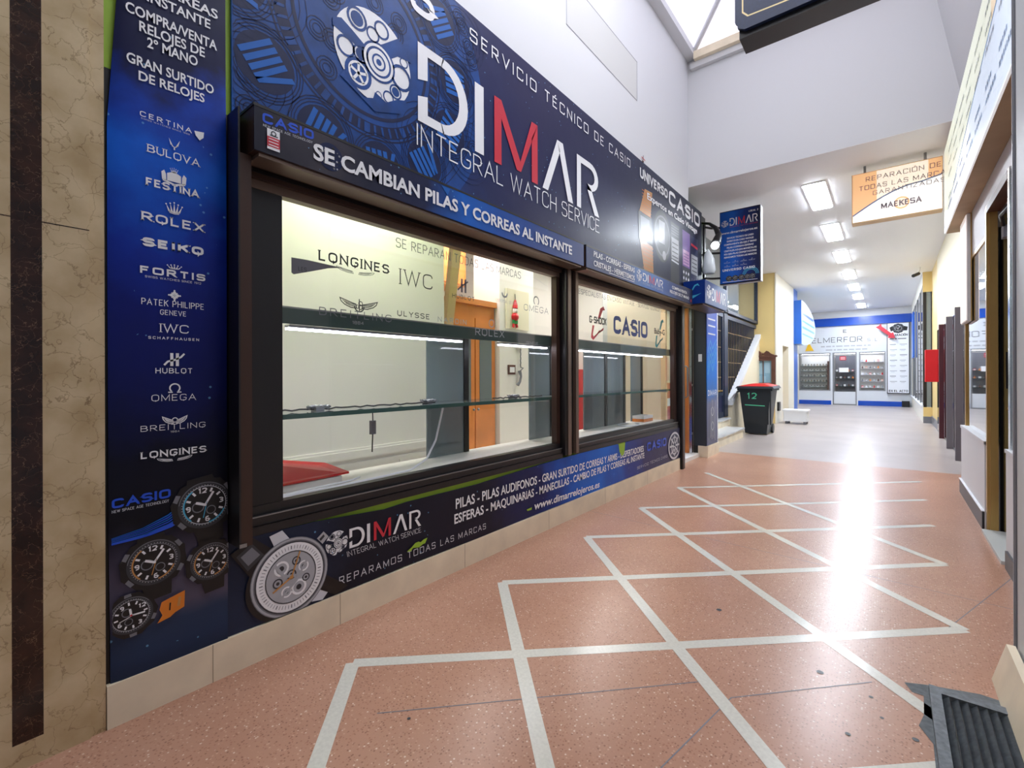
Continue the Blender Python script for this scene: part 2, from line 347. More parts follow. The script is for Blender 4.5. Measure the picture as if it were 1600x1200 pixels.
# stroke alphabet: capital letters on a unit cap height; 'c' strokes have rounded corners
GL = {
 'A': (.72, [((0, 0), (.36, 1), (.72, 0)), ((.13, .34), (.59, .34))]), 'B': (.6, [((0, 0), (0, 1)), 'c', ((0, 1), (.54, 1), (.54, .53), (0, .53)), ((0, .53), (.6, .53), (.6, 0), (0, 0))]),
 'C': (.62, ['c', ((.62, .78), (.62, 1), (0, 1), (0, 0), (.62, 0), (.62, .22))]), 'D': (.64, [((0, 0), (0, 1)), 'c', ((0, 1), (.64, 1), (.64, 0), (0, 0))]),
 'E': (.54, [((.54, 1), (0, 1), (0, 0), (.54, 0)), ((0, .52), (.46, .52))]), 'F': (.52, [((.52, 1), (0, 1), (0, 0)), ((0, .5), (.44, .5))]),
 'G': (.64, ['c', ((.64, .8), (.64, 1), (0, 1), (0, 0), (.64, 0), (.64, .47)), 'n', ((.64, .47), (.36, .47))]), 'H': (.62, [((0, 0), (0, 1)), ((.62, 0), (.62, 1)), ((0, .52), (.62, .52))]),
 'I': (.0, [((0, 0), (0, 1))]), 'J': (.4, ['c', ((.4, 1), (.4, 0), (0, 0), (0, .24))]), 'K': (.58, [((0, 0), (0, 1)), ((.58, 1), (.03, .47)), ((.2, .62), (.58, 0))]),
 'L': (.5, [((0, 1), (0, 0), (.5, 0))]), 'M': (.78, [((0, 0), (0, 1), (.39, .12), (.78, 1), (.78, 0))]), 'N': (.64, [((0, 0), (0, 1), (.64, 0), (.64, 1))]),
 'O': (.68, ['c', ((.34, 1), (0, 1), (0, 0), (.68, 0), (.68, 1), (.34, 1))]), 'P': (.56, [((0, 0), (0, 1)), 'c', ((0, 1), (.56, 1), (.56, .45), (0, .45))]),
 'Q': (.68, ['c', ((.34, 1), (0, 1), (0, 0), (.68, 0), (.68, 1), (.34, 1)), 'n', ((.44, .22), (.72, -.1))]), 'R': (.6, [((0, 0), (0, 1)), 'c', ((0, 1), (.56, 1), (.56, .46), (0, .46)), 'n', ((.26, .46), (.6, 0))]),
 'S': (.58, ['c', ((.58, .8), (.58, 1), (0, 1), (0, .52), (.58, .52), (.58, 0), (0, 0), (0, .2))]), 'T': (.62, [((0, 1), (.62, 1)), ((.31, 1), (.31, 0))]),
 'U': (.62, ['c', ((0, 1), (0, 0), (.62, 0), (.62, 1))]), 'V': (.66, [((0, 1), (.33, 0), (.66, 1))]), 'W': (.98, [((0, 1), (.245, 0), (.49, 1), (.735, 0), (.98, 1))]),
 'X': (.6, [((0, 0), (.6, 1)), ((0, 1), (.6, 0))]), 'Y': (.62, [((0, 1), (.31, .48), (.62, 1)), ((.31, .48), (.31, 0))]), 'Z': (.58, [((0, 1), (.58, 1), (0, 0), (.58, 0))]),
 '0': (.56, ['c', ((.28, 1), (0, 1), (0, 0), (.56, 0), (.56, 1), (.28, 1))]), '1': (.2, [((0, .8), (.2, 1), (.2, 0))]), '2': (.54, ['c', ((0, .8), (0, 1), (.54, 1), (.54, .5), (0, 0)), 'n', ((0, 0), (.54, 0))]),
 '3': (.54, ['c', ((0, 1), (.54, 1), (.54, .52), (.15, .52)), ((.15, .52), (.54, .52), (.54, 0), (0, 0))]), '4': (.56, [((.42, 0), (.42, 1), (0, .3), (.56, .3))]), '8': (.54, ['c', ((.27, 1), (0, 1), (0, .52), (.54, .52), (.54, 1), (.27, 1)), ((.27, .52), (0, .52), (0, 0), (.54, 0), (.54, .52), (.27, .52))]),
 '9': (.54, ['c', ((.54, .5), (0, .5), (0, 1), (.54, 1), (.54, 0), (.1, 0))]), '6': (.54, ['c', ((.44, 1), (0, 1), (0, 0), (.54, 0), (.54, .52), (0, .52))]),
 '-': (.3, [((0, .42), (.3, .42))]), '.': (.0, [((0, -.02), (0, .1))]), '/': (.4, [((0, -.1), (.4, 1.05))]), ' ': (.22, []), '&': (.5, [((.5, 0), (.1, .8), (.3, 1), (.4, .8), (0, .2), (.2, 0), (.5, .4))]),
}
for ch, base in (('É', 'E'), ('Ó', 'O')):
    w_, st_ = GL[base]; GL[ch] = (w_, list(st_)+['n', ((w_*.4, 1.12), (w_*.75, 1.3))])
def roundc(p, r, seg=5):
    P = [Vector(q) for q in p]; closed = (P[0]-P[-1]).length < 1e-6; out = [P[0]]
    for i in range(1, len(P)-1):
        a, b, c = P[i-1], P[i], P[i+1]; la = (a-b).length; lc = (c-b).length
        q = min(r, la*(.5 if i > 1 else .98), lc*(.5 if i < len(P)-2 else .98)); s0 = b+(a-b).normalized()*q; s1 = b+(c-b).normalized()*q
        for k in range(seg+1):
            t = k/seg; out.append(s0*(1-t)**2+b*2*t*(1-t)+s1*t*t)
    out.append(P[-1]); return out
def gtext(g, pl, text, a0, a1, b, h, m, w=.1, r=.12, serif=0, sp=.2, k=1, b1=None, slant=0):
    """stroke lettering fitted between a0 and a1, baseline b, cap height h"""
    g.cut(); x = 0; items = []
    for ch in text:
        wd, st = GL[ch]; items.append((x, st)); x += wd+sp+w
    tot = max(x-sp-w, .01); sx = (a1-a0-w*h)/tot; b1 = b if b1 is None else b1
    ox = a0+w*h/2
    k0 = k; ns = 0
    for x0, st in items:
        cur = False
        for s_ in st:
            if isinstance(s_, str): cur = s_ == 'c'; continue
            ns += 1; k = k0+.12*(ns % 4)   # strokes that cross never share one height
            p = roundc(s_, r) if (cur and r) else [Vector(q) for q in s_]
            iy = w/2
            def M(q):
                y = min(max(q.y, 0), 1); y2 = (q.y-y)+iy+y*(1-2*iy)
                return (ox+(x0+q.x)*sx+slant*y2*h, b+(b1-b)*((x0+q.x)/tot)+y2*h)
            pts = [M(q) for q in p]
            # let free ends reach the cap line / base line
            stroke(g, pl, pts, w*h, m, k)
            if True:
                for e, o_ in ((0, 1), (-1, -2)):
                    y = p[e].y
                    if abs(p[o_].y-y) > .3 and (y < .01 or y > .99):
                        cx, cy = pts[e]; hw = w*h/2; dy = iy*h
                        yy = (cy-dy, cy) if y < .01 else (cy, cy+dy)
                        dx = (p[o_].x-p[e].x)*sx/abs((p[o_].y-y)*h)*dy
                        poly(g, pl, [(cx-hw-dx, yy[0]), (cx+hw-dx, yy[0]), (cx+hw, yy[1]), (cx-hw, yy[1])] if y < .01 else [(cx-hw, yy[0]), (cx+hw, yy[0]), (cx+hw-dx, yy[1]), (cx-hw-dx, yy[1])], m, k)
                        if serif:
                            t = max(w*h*.55, h*.045); c2 = cx-dx
                            rect(g, pl, c2-serif*h, c2+serif*h, yy[0] if y < .01 else yy[1]-t, yy[0]+t if y < .01 else yy[1], m, k)
_TC = {}
def tmesh(text, bold, shear=0):
    key = (text, bold, shear)
    if key not in _TC:
        cu = bpy.data.curves.new('tmp', 'FONT'); cu.body = text; cu.offset = bold; cu.shear = shear; cu.resolution_u = 3
        o = bpy.data.objects.new('tmp', cu); COL.objects.link(o); bpy.context.view_layer.update()
        me = bpy.data.meshes.new_from_object(o.evaluated_get(bpy.context.evaluated_depsgraph_get()))
        _TC[key] = ([v.co.copy() for v in me.vertices], [tuple(p.vertices) for p in me.polygons])
        bpy.data.objects.remove(o); bpy.data.meshes.remove(me); bpy.data.curves.remove(cu)
    return _TC[key]
def btext(g, pl, text, a0, a1, b, h, m, bold=.012, k=1, b1=None, shear=0):
    g.cut(); vs, fs = tmesh(text, bold, shear)
    cap = max(v.y for v in tmesh('H', bold)[0])
    x0 = min(v.x for v in vs); x1 = max(v.x for v in vs); b1 = b if b1 is None else b1
    g.mesh([pl(a0+(v.x-x0)/(x1-x0)*(a1-a0), b+(b1-b)*(v.x-x0)/(x1-x0)+v.y/cap*h, L1*k) for v in vs], fs, m)
# ---------------------------------------------------------------- the shop's own marks
def gear_logo(g, pl, c, r, k=1, bg=None):
    """round mark: a white disc cut by a dark sweep, with gear rings"""
    bg = bg or CLOCKB; x, y = c
    P = lambda u, v: (x+u*r, y+v*r)
    poly(g, pl, ell(c, r, r, 44), INK, k)
    poly(g, pl, [P(-1.02, .33), P(-.82, .42), P(-.55, .3), P(-.2, .12), P(.0, .06), P(.02, .3), P(.2, .42), P(.62, .78), P(1.03, .6), P(1.03, .42), P(.62, .36), P(.4, .18), P(.0, -.02), P(-.4, .0), P(-1.02, .16)], bg, k+1)
    poly(g, pl, [P(-.75, -.62), P(-.3, -1.02), P(-.05, -.92), P(.0, -.76), P(.3, -.86), P(.6, -.66), P(.9, -.55), P(.7, -.95), P(0, -1.2), P(-.85, -.8)], bg, k+1)
    for cx, cy, rr, fill in ((-.45, .62, .25, 1), (-.05, .5, .17, 0), (.18, .72, .2, 0), (-.72, -.12, .22, 0), (-.36, -.1, .2, 1), (.72, -.1, .3, 0), (.56, -.5, .17, 1), (.36, -.72, .15, 0), (.1, -.78, .08, 0), (.8, .3, .12, 0)):
        ring(g, pl, P(cx, cy), rr*r*.78, rr*r, bg, k+2, 18)
        if fill: disc(g, pl, P(cx, cy), rr*r*.62, bg, k+2, n=16)
    disc(g, pl, P(.1, -.05), .44*r, bg, k+2); ring(g, pl, P(.1, -.05), .33*r, .39*r, INK, k+3)
    disc(g, pl, P(.1, -.05), .28*r, INK, k+3); ring(g, pl, P(.1, -.05), .14*r, .18*r, bg, k+4); disc(g, pl, P(.1, -.05), .07*r, bg, k+4)
    disc(g, pl, P(-.42, -.55), .33*r, bg, k+2); ring(g, pl, P(-.42, -.55), .2*r, .25*r, INK, k+3, 20)
    for q in range(5):
        t = q*2*PI/5+.3; stroke(g, pl, [P(-.42, -.55), P(-.42+.22*math.cos(t), -.55+.22*math.sin(t))], .06*r, INK, k+3)
def dimar(g, pl, a0, a1, b, h, k=1, m=None, red=None):
    """the five big letters; D has a gap in its stem, M is red, A has no bar"""
    m = m or INK; red = red or RED; W_ = a1-a0; X = lambda u: a0+u*W_; Y = lambda v: b+v*h
    def pg(pts, mm): poly(g, pl, [(X(u), Y(v)) for u, v in pts], mm, k)
    # D: u 0..0.185
    pg([(0, 1), (0, .52), (.034, .57), (.034, .88)], m); pg([(0, 1), (.034, .88), (.085, .88), (.095, 1)], m)
    pg([(0, 0), (.034, .12), (.034, .36), (0, .31)], m); pg([(0, 0), (.095, 0), (.085, .12), (.034, .12)], m)
    o_ = [(.09+.1*math.cos(t), .5+.5*math.sin(t)) for t in [PI/2-PI*i/14 for i in range(15)]]; i_ = [(.083+.071*math.cos(t), .5+.38*math.sin(t)) for t in [PI/2-PI*i/14 for i in range(15)]]
    for q in range(14): pg([o_[q], o_[q+1], i_[q+1], i_[q]], m)
    pg([(.22, 0), (.26, 0), (.26, 1), (.22, 1)], m)
    pg([(.31, 0), (.345, 0), (.345, .72), (.31, 1)], red); pg([(.31, 1), (.345, 1), (.445, .22), (.425, .06)], red)
    pg([(.425, .06), (.445, .22), (.51, 1), (.545, 1), (.448, .06)], red); pg([(.51, .72), (.545, 1), (.545, 0), (.51, 0)], red)
    pg([(.575, 0), (.61, 0), (.692, .82), (.672, 1)], m); pg([(.672, 1), (.712, 1), (.785, 0), (.748, 0), (.69, .78)], m)
    pg([(.815, 0), (.847, 0), (.847, .88), (.815, 1)], m); pg([(.815, 1), (.847, .88), (.92, .88), (.92, 1)], m)
    o_ = [(.92+.072*math.cos(t), .72+.28*math.sin(t)) for t in [PI/2-PI*i/10 for i in range(11)]]; i_ = [(.92+.04*math.cos(t), .72+.16*math.sin(t)) for t in [PI/2-PI*i/10 for i in range(11)]]
    for q in range(10): pg([o_[q], o_[q+1], i_[q+1], i_[q]], m)
    pg([(.9, .56), (.9, .44), (.92, .44), (.92, .56)], m); pg([(.9, .56), (.935, .46), (1, 0), (.96, 0), (.9, .44)], m)
def casio(g, pl, a0, a1, b, h, m, k=1, b1=None): gtext(g, pl, 'CASIO', a0, a1, b, h, m, w=.23, r=.26, sp=.1, k=k, b1=b1)
def _mark(fn):
    def run(g, *p, **k):
        n = len(g.f); r = fn(g, *p, **k); g.tx.append((n, len(g.f))); return r
    return run
gtext = _mark(gtext); btext = _mark(btext); dimar = _mark(dimar)
def crown(g, pl, c, w, h, m, k=1):
    x, y = c
    for i in range(5):
        u = -1+i*.5; tx = x+u*w/2; ty = y+h*(.75+.25*(1-abs(u)))
        poly(g, pl, [(x+u*w*.3-w*.07, y+h*.12), (x+u*w*.3+w*.07, y+h*.12), (tx, ty)], m, k); disc(g, pl, (tx, ty), w*.055, m, k, n=10)
    stroke(g, pl, [(x-w*.34, y+h*.14), (x, y+h*.06), (x+w*.34, y+h*.14)], h*.12, m, k); stroke(g, pl, [(x-w*.3, y), (x, y-h*.06), (x+w*.3, y)], h*.06, m, k)
def wings(g, pl, c, w, h, m, k=1, curl=0):
    x, y = c
    for s in (-1, 1):
        P = lambda u, v: (x+s*u*w, y+v*h)
        o_ = [P(.07, -.35), P(.09, .02), P(.2, .12), P(.5, .45), P(.47, .15), P(.38, -.12), P(.22, -.34)]
        stroke(g, pl, o_, h*.09, m, k, True)
        for q in range(3): stroke(g, pl, [P(.1, -.22+.1*q), P(.24, -.16+.1*q), P(.44-.04*(2-q), .02+.12*q)], h*.06, m, k+.1)
def watch(g, pl, c, r, k=1, accent=None, rot=0, strap=True, case=None):
    """chunky printed sports watch"""
    g.cut(); case = case or DGREY; x, y = c
    def P(u, v): return (x+(u*math.cos(rot)-v*math.sin(rot))*r, y+(u*math.sin(rot)+v*math.cos(rot))*r)
    if strap:
        poly(g, pl, [P(-.62, -.8), P(.62, -.8), P(.5, -1.75), P(-.5, -1.75)], BLKINK, k); poly(g, pl, [P(-.62, .8), P(.62, .8), P(.5, 1.3), P(-.5, 1.3)], BLKINK, k)
    poly(g, pl, [P(1.26*math.cos(t)*(1.0+.07*(i % 2)), 1.2*math.sin(t)*(1.0+.07*(i % 2))) for i, t in enumerate([2*PI*j/20 for j in range(20)])], BLKINK, k+1)
    for t in (.5, 2.6, 3.7, 5.7): poly(g, pl, [P(1.1*math.cos(t+d)*q, 1.1*math.sin(t+d)*q) for d, q in ((-.16, 1), (.16, 1), (.12, 1.16), (-.12, 1.16))], MGREY, k+2)
    ring(g, pl, c, r*.86, r*1.05, DGREY, k+2, 32); ring(g, pl, c, r*.84, r*.87, case, k+2.5, 32); ring(g, pl, c, r*1.0, r*1.03, MGREY, k+3, 20, .6, 3.0)
    if accent: ring(g, pl, c, r*.8, r*.86, accent, k+3, 18, 2.2, 4.0); ring(g, pl, c, r*.8, r*.86, accent, k+3, 14, 4.9, 5.9)
    disc(g, pl, c, r*.82, BLKINK, k+2)
    keep = list(g.cuts)
    for i in range(12):
        t = 2*PI*i/12+rot; d = (math.cos(t), math.sin(t))
        if i % 3 or r < .04: stroke(g, pl, [(x+d[0]*r*.6, y+d[1]*r*.6), (x+d[0]*r*.78, y+d[1]*r*.78)], r*.09, INK, k+3)
        else:
            s_ = ('3', '12', '9', '6')[i//3]; q = (x+d[0]*r*.66, y+d[1]*r*.66); gtext(g, pl, s_, q[0]-r*.09*len(s_), q[0]+r*.09*len(s_), q[1]-r*.11, r*.24, INK, .2, .35, sp=.16, k=k+3)
    g.cuts = keep
    for i in range(48):
        t = 2*PI*i/48; stroke(g, pl, [(x+math.cos(t)*r*.88, y+math.sin(t)*r*.88), (x+math.cos(t)*r*.92, y+math.sin(t)*r*.92)], r*.02, INKG, k+3)
    ring(g, pl, P(-.28, -.02), r*.2, r*.25, MGREY, k+3, 16); ring(g, pl, P(.2, -.3), r*.16, r*.2, MGREY, k+3, 16)
    stroke(g, pl, [P(0, 0), P(.42, .5)], r*.09, INK, k+4); stroke(g, pl, [P(0, 0), P(-.34, .2)], r*.11, INK, k+4); stroke(g, pl, [P(.1, .14), P(-.16, -.56)], r*.035, accent or INK, k+4)
    disc(g, pl, c, r*.06, RED if accent is None else INK, k+5, n=10)
# ================================================================ SETTING
# floor with its inlaid lattice, joints and cement patch
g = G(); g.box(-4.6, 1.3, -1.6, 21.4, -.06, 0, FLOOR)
FL = Pl((0, 0, 0), (1, 0, 0), (0, 1, 0), (0, 0, 1))
PIT = .888; XL, XR, Y0 = -1.6, .25, 1.0; SW = .052
SPAN = XR-XL
for k in range(-4, 7):
    y = Y0+k*PIT
    a = (XL, y); b = (XR, y+1.78)
    if k <= 4 and y+1.78 > -1.2:
        if y < -1.2: f = (-1.2-y)/1.78; a = (XL+SPAN*f, -1.2)
        stroke(g, FL, [a, b], SW, STRIP, 1)
    b2 = (XR, y-1.78)
    if k <= 5:
        f = 1.0
        if y-1.78 < -1.2: f = max(.02, (y+1.2)/1.78)
        stroke(g, FL, [a if k <= 4 and y > -1.2 else (XL, y), (XL+SPAN*f, y-1.78*f)], SW, STRIP, 2)
for pts in ([(-1.9, 3.33), (.56, 3.15)], [(-.9, -.9), (-.42, 1.7), (-.05, 2.1)], [(-1.3, .9), (-.5, 1.75)], [(.2, 2.76), (.52, 3.66)]):
    stroke(g, FL, pts, .004, MGREY, 1)
poly(g, FL, [(.04, 2.17), (.06, 2.12), (.09, 2.12), (.085, 2.0), (.07, 1.93), (.1, 1.86), (.098, 1.6), (.06, 1.3), (.36, 1.3), (.36, 2.24), (.24, 2.25), (.1, 2.2)], CEMENT, 2)
for x, y, r in ((-.1, 1.75, .008), (-.02, 1.9, .006), (-.62, 2.3, .012), (.06, 1.85, .009), (-.2, 2.05, .012), (-.05, 2.0, .007), (-1.2, .95, .006)): disc(g, FL, (x, y), r, DGREY, 2, n=8)
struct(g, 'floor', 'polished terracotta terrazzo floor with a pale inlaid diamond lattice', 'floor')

# left: upper white wall, lime backing behind the banners, cream plinth
g = G(); g.box(-2.1, -1.905, -1.6, 5.8, 3.2, 5.15, WHITE); struct(g, 'wall_left', 'white upper wall above the long shop sign', 'wall')
g = G(); g.box(-1.975, -1.912, .33, 6.35, 2.075, 3.2, LIME); g.box(-1.975, -1.912, 6.35, 6.5, 2.075, 3.2, BLKINK); struct(g, 'wall_left', 'lime green wall panel behind the long shop sign', 'wall')
g = G(); g.box(-1.975, -1.912, .33, .715, .13, 2.0745, BLKINK); struct(g, 'wall_left', 'dark wall strip behind the tall narrow banner', 'wall')
g = G(); g.box(-1.972, -1.912, .745, 5.45, 1.908, 2.0745, BLACKAL); g.box(-1.972, -1.912, 5.556, 6.45, 1.95, 2.0745, BLACKAL); struct(g, 'wall_left', 'dark lintel over the shop windows and door', 'wall')
g = G(); g.box(-1.975, -1.912, .717, 5.45, .13, .484, LIME); struct(g, 'wall_left', 'lime green wall strip behind the low banner', 'wall')
g = G(); g.box(-2.0, -1.892, .33, 5.44, 0, .135, CREAM)
for y in (.62, 1.12, 1.9, 2.75, 3.6, 4.5): g.box(-1.8925, -1.8915, y, y+.003, 0, .135, mat('cream_joint', (176, 160, 134), .6))
struct(g, 'baseboard_left', 'cream stone plinth under the shop window', 'baseboard')
g = G(); g.box(-1.904, -1.9025, 3.03, 4.3, 3.785, 4.155, mat('panel_paint', (216, 217, 216), .6)); g.box(-1.908, -1.902, 3.022, 4.308, 4.155, 4.161, MGREY); g.box(-1.908, -1.902, 4.3, 4.306, 3.785, 4.155, MGREY); g.box(-1.908, -1.902, 3.024, 3.03, 3.785, 4.155, LGREY); g.box(-1.908, -1.902, 3.024, 4.306, 3.78, 3.785, LGREY)
struct(g, 'trim_1', 'flush white access panel in the upper left wall', 'panel')

# header, ceiling, skylight
g = G(); g.box(-2.1, .9, 5.8, 6.0, 3.405, 5.15, GREYWALL); struct(g, 'wall_far', 'grey white header wall above the passage entrance', 'wall')
g = G(); g.box(-4.6, 1.3, 5.8, 21.0, 3.4, 3.404, CEIL); g.box(-4.6, 1.3, 6.001, 21.0, 3.404, 3.5, CEIL)
struct(g, 'ceiling', 'white flat ceiling of the passage', 'ceiling')
g = G()
def prof(x0, x1, y0, y1): g.box(x0, x1, y0, y1, 4.87, 4.93, CREAM)
g.box(-1.905, -1.80, -1.6, 5.8, 4.93, 5.02, WHITE); g.box(-1.80, .5, 5.68, 5.8, 4.87, 4.96, CREAM); g.box(-1.86, .5, 5.74, 5.8, 4.80, 4.87, GREYWALL)
struct(g, 'trim_2', 'cream cornice under the skylight', 'trim')
# glazing: hipped frosted panes, glow lowered on those in view
g = G()
A = (-1.86, 5.78, 4.98); R1 = (-.55, 4.45, 5.62); R0 = (-.55, 0.9, 5.62); B = (.72, 5.78, 4.98)
M0 = (-1.86, 3.6, 4.98); M1 = (-.55, 3.6, 5.62); Q0 = (.72, 3.6, 4.98)
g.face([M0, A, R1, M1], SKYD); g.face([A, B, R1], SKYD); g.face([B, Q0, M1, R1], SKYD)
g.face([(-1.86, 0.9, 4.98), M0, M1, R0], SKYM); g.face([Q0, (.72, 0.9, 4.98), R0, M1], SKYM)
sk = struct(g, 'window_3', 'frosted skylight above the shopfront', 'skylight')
for p, q in ((A, R1), (B, R1), ((-1.86, 3.6, 4.98), (-.55, 3.6, 5.62)), ((-1.86, 1.6, 4.98), (-.55, 1.6, 5.62))):
    b = G(); b.tube([Vector(p)-Vector((0, 0, .02)), Vector(q)-Vector((0, 0, .02))], .028, WHITE, 6); b.build('glazing_bar', sk)

g = G(); g.box(-2.1, .9, -1.6, .9, 4.99, 5.1, GREYWALL); g.box(-2.1, .9, .8, .9, 5.1, 5.7, GREYWALL); struct(g, 'ceiling', 'plain unseen ceiling added before the skylight', 'ceiling')  # out-of-view slab, added to keep skylight off the near left
# pillar on the near left
t = thing('marble_pillar', 'beige veined marble pillar with a dark brown vertical stripe at the left edge of the shop', 'pillar', (-2.0, 0, 0))
g = G(); g.box(-2.3, -1.89, -1.6, .128, 0, 5.0, MARBLE); g.box(-2.3, -1.89, .19, .292, 0, 5.0, MARBLE); g.box(-2.3, -1.89, .128, .19, 0, .075, MARBLE)
g.box(-2.3, -1.897, .292, .328, 0, 5.0, MARBLE); g.box(-1.8905, -1.8896, -1.6, .292, 1.545, 1.548, BROWNM); g.build('cladding', t)
g = G(); g.box(-2.3, -1.8905, .128, .19, .075, 5.0, BROWNM); g.build('stripe', t, 'dark brown marble stripe')

# ---------------------------------------------------------------- tall narrow banner
NB = nebula('banner_print', 'Z', .1, 3.2, [(0, (18, 32, 56)), (.03, (34, 54, 86)), (.055, (40, 58, 88)), (.075, (92, 86, 106)), (.12, (78, 72, 92)), (.155, (36, 34, 52)), (.17, (4, 6, 20)), (.24, (2, 6, 32)), (.3, (2, 16, 84)), (.4, (2, 22, 112)), (.47, (2, 44, 156)), (.56, (4, 96, 214)), (.62, (4, 60, 172)), (.67, (4, 14, 66)), (1, (4, 8, 30))], wob=.2, nscale=5, calm=1.6)
t = thing('vertical_banner', 'tall narrow blue banner of watch brands beside the marble pillar', 'banner', (-1.9, .5, .13))
g = G()
ly = lambda z: .34 if z < .5 else (.336 if z < 1.9 else .336+.024*min(1, (z-1.9)/.4))
rows = [.132, .3, .6, 1.0, 1.5, 1.9, 2.05, 2.2, 2.3, 3.35]
cols = [0, .08, .3, .6, .9, 1]
vs = []; 
for z in rows:
    y0 = ly(z)
    for c in cols: vs.append((-1.8995-.002*math.sin(c*9+z*5)-(.006 if c in (0,) else 0)+.002, y0+(.672-y0)*c, z))
fs = []
nc = len(cols)
for i in range(len(rows)-1):
    for j in range(nc-1): fs.append((i*nc+j, i*nc+j+1, (i+1)*nc+j+1, (i+1)*nc+j))
g.mesh(vs, fs, NB, True)
vb = [(x-.006, y, z) for x, y, z in vs]; g.mesh(vb, [f[::-1] for f in fs], BLKINK)
edge = [0, nc-1]
for j in edge:
    for i in range(len(rows)-1):
        q = (vs[i*nc+j], vs[(i+1)*nc+j], vb[(i+1)*nc+j], vb[i*nc+j]); g.face(q, BLKINK)
g.face([vs[j] for j in range(nc)]+[vb[j] for j in range(nc)][::-1], BLKINK)
g.build('panel', t)
V = facing_hall(-1.8945)
g = G()
def bt(txt, a0, a1, b, h, b1=None, bold=.02): btext(g, V, txt, a0, a1, b, h, INK, bold, 1, b1)
bt('Y CORREAS', .375, .645, 2.385, .032, 2.40); bt('AL INSTANTE', .375, .621, 2.335, .032, 2.352)
bt('COMPRA/VENTA', .381, .642, 2.272, .033, 2.285); bt('RELOJES DE', .416, .603, 2.229, .033, 2.24); bt('2º MANO', .437, .581, 2.187, .033, 2.196)
bt('GRAN SURTIDO', .383, .631, 2.112, .032, 2.121); bt('DE RELOJES', .414, .602, 2.068, .03, 2.078)
g.build('lettering', t, 'white sans capitals')
def serif(txt, a0, a1, b, h, w=.12, sf=.15, r=.42, sp=.13, m=None): gtext(g, V, txt, a0, a1, b, h, m or INK, w*1.3, r, sf, sp)
brands = []
g = G(); gtext(g, V, 'CERTINA', .417, .562, 1.952, .017, INK, .16, .3, 0, .3); gtext(g, V, 'SWISS WATCHES SINCE 1888', .42, .556, 1.943, .005, INK, .1, .2)
poly(g, V, [(.57, 1.965), (.6, 1.97), (.598, 1.95), (.586, 1.937), (.574, 1.95)], INK); brands.append(g)
g = G(); serif('BULOVA', .436, .586, 1.842, .026, .1); ring(g, V, (.511, 1.892), .006, .009, INK, 1, 12, PI, 2*PI)
for s_ in (-1, 1): poly(g, V, [(.511+s_*.004, 1.888), (.511+s_*.011, 1.89), (.511+s_*.016, 1.912)], INK)
poly(g, V, [(.509, 1.875), (.513, 1.875), (.513, 1.886), (.509, 1.886)], INK); brands.append(g)
g = G(); serif('FESTINA', .432, .584, 1.731, .026, .16)
poly(g, V, [(.49, 1.765), (.53, 1.765), (.53, 1.79), (.51, 1.8), (.49, 1.79)], INK)
for s_ in (-1, 1): poly(g, V, [(.51+s_*.022, 1.763), (.51+s_*.034, 1.765), (.51+s_*.036, 1.79), (.51+s_*.028, 1.798), (.51+s_*.023, 1.785)], INK)
crown(g, V, (.51, 1.796), .022, .016, INK); stroke(g, V, [(.478, 1.764), (.51, 1.756), (.542, 1.764)], .006, INK); brands.append(g)
g = G(); serif('ROLEX', .42, .599, 1.613, .03, .15); crown(g, V, (.51, 1.658), .046, .036, INK); brands.append(g)
g = G(); serif('SEIKO', .423, .597, 1.53, .029, .22, .13); brands.append(g)
g = G(); gtext(g, V, 'FORTIS', .416, .602, 1.44, .024, INK, .24, .2, 0, .14); crown(g, V, (.51, 1.468), .04, .014, INK); gtext(g, V, 'SWISS WATCHES SINCE 1912', .429, .589, 1.427, .007, INK, .12, .2); brands.append(g)
g = G(); gtext(g, V, 'PATEK PHILIPPE', .419, .598, 1.338, .021, INK, .11, .35); gtext(g, V, 'GENEVE', .469, .544, 1.309, .017, INK, .12, .35)
for a_ in range(4):
    t_ = a_*PI/2; c_ = (.51+.009*math.cos(t_), 1.378+.009*math.sin(t_)); disc(g, V, c_, .005, INK, 1, n=8); disc(g, V, (.51+.016*math.cos(t_), 1.378+.016*math.sin(t_)), .003, INK, 1, n=6); stroke(g, V, [(.51, 1.378), (.51+.012*math.cos(t_+PI/4), 1.378+.012*math.sin(t_+PI/4))], .004, INK)
brands.append(g)
g = G(); serif('IWC', .469, .551, 1.25, .029, .09); gtext(g, V, 'SCHAFFHAUSEN', .437, .582, 1.226, .009, INK, .18, .2, 0, .4); brands.append(g)
g = G(); gtext(g, V, 'HUBLOT', .456, .562, 1.112, .018, INK, .14, .35)
for x in (.497, .513): rect(g, V, x, x+.009, 1.137, 1.181, INK)
stroke(g, V, [(.48, 1.14), (.49, 1.152), (.51, 1.158), (.528, 1.168), (.538, 1.18)], .006, INK); brands.append(g)
g = G(); gtext(g, V, 'OMEGA', .445, .572, 1.019, .022, INK, .1, .42, .07)
ring(g, V, (.51, 1.062), .012, .0165, INK, 1, 20, -PI*.28, PI*1.28)
for s_ in (-1, 1): rect(g, V, .51+(.006 if s_ > 0 else -.019), .51+(.019 if s_ > 0 else -.006), 1.046, 1.05, INK)
brands.append(g)
g = G(); gtext(g, V, 'BREITLING', .416, .601, .921, .019, INK, .1, .38, .06); gtext(g, V, '1884', .497, .523, .911, .006, INK); wings(g, V, (.51, .952), .07, .03, INK); ring(g, V, (.51, .953), .006, .009, INK, 1, 14); brands.append(g)
g = G(); serif('LONGINES', .416, .603, .832, .023, .15); wings(g, V, (.51, .82), .1, .016, INK); brands.append(g)
for g in brands: g.build('brand_mark', t)
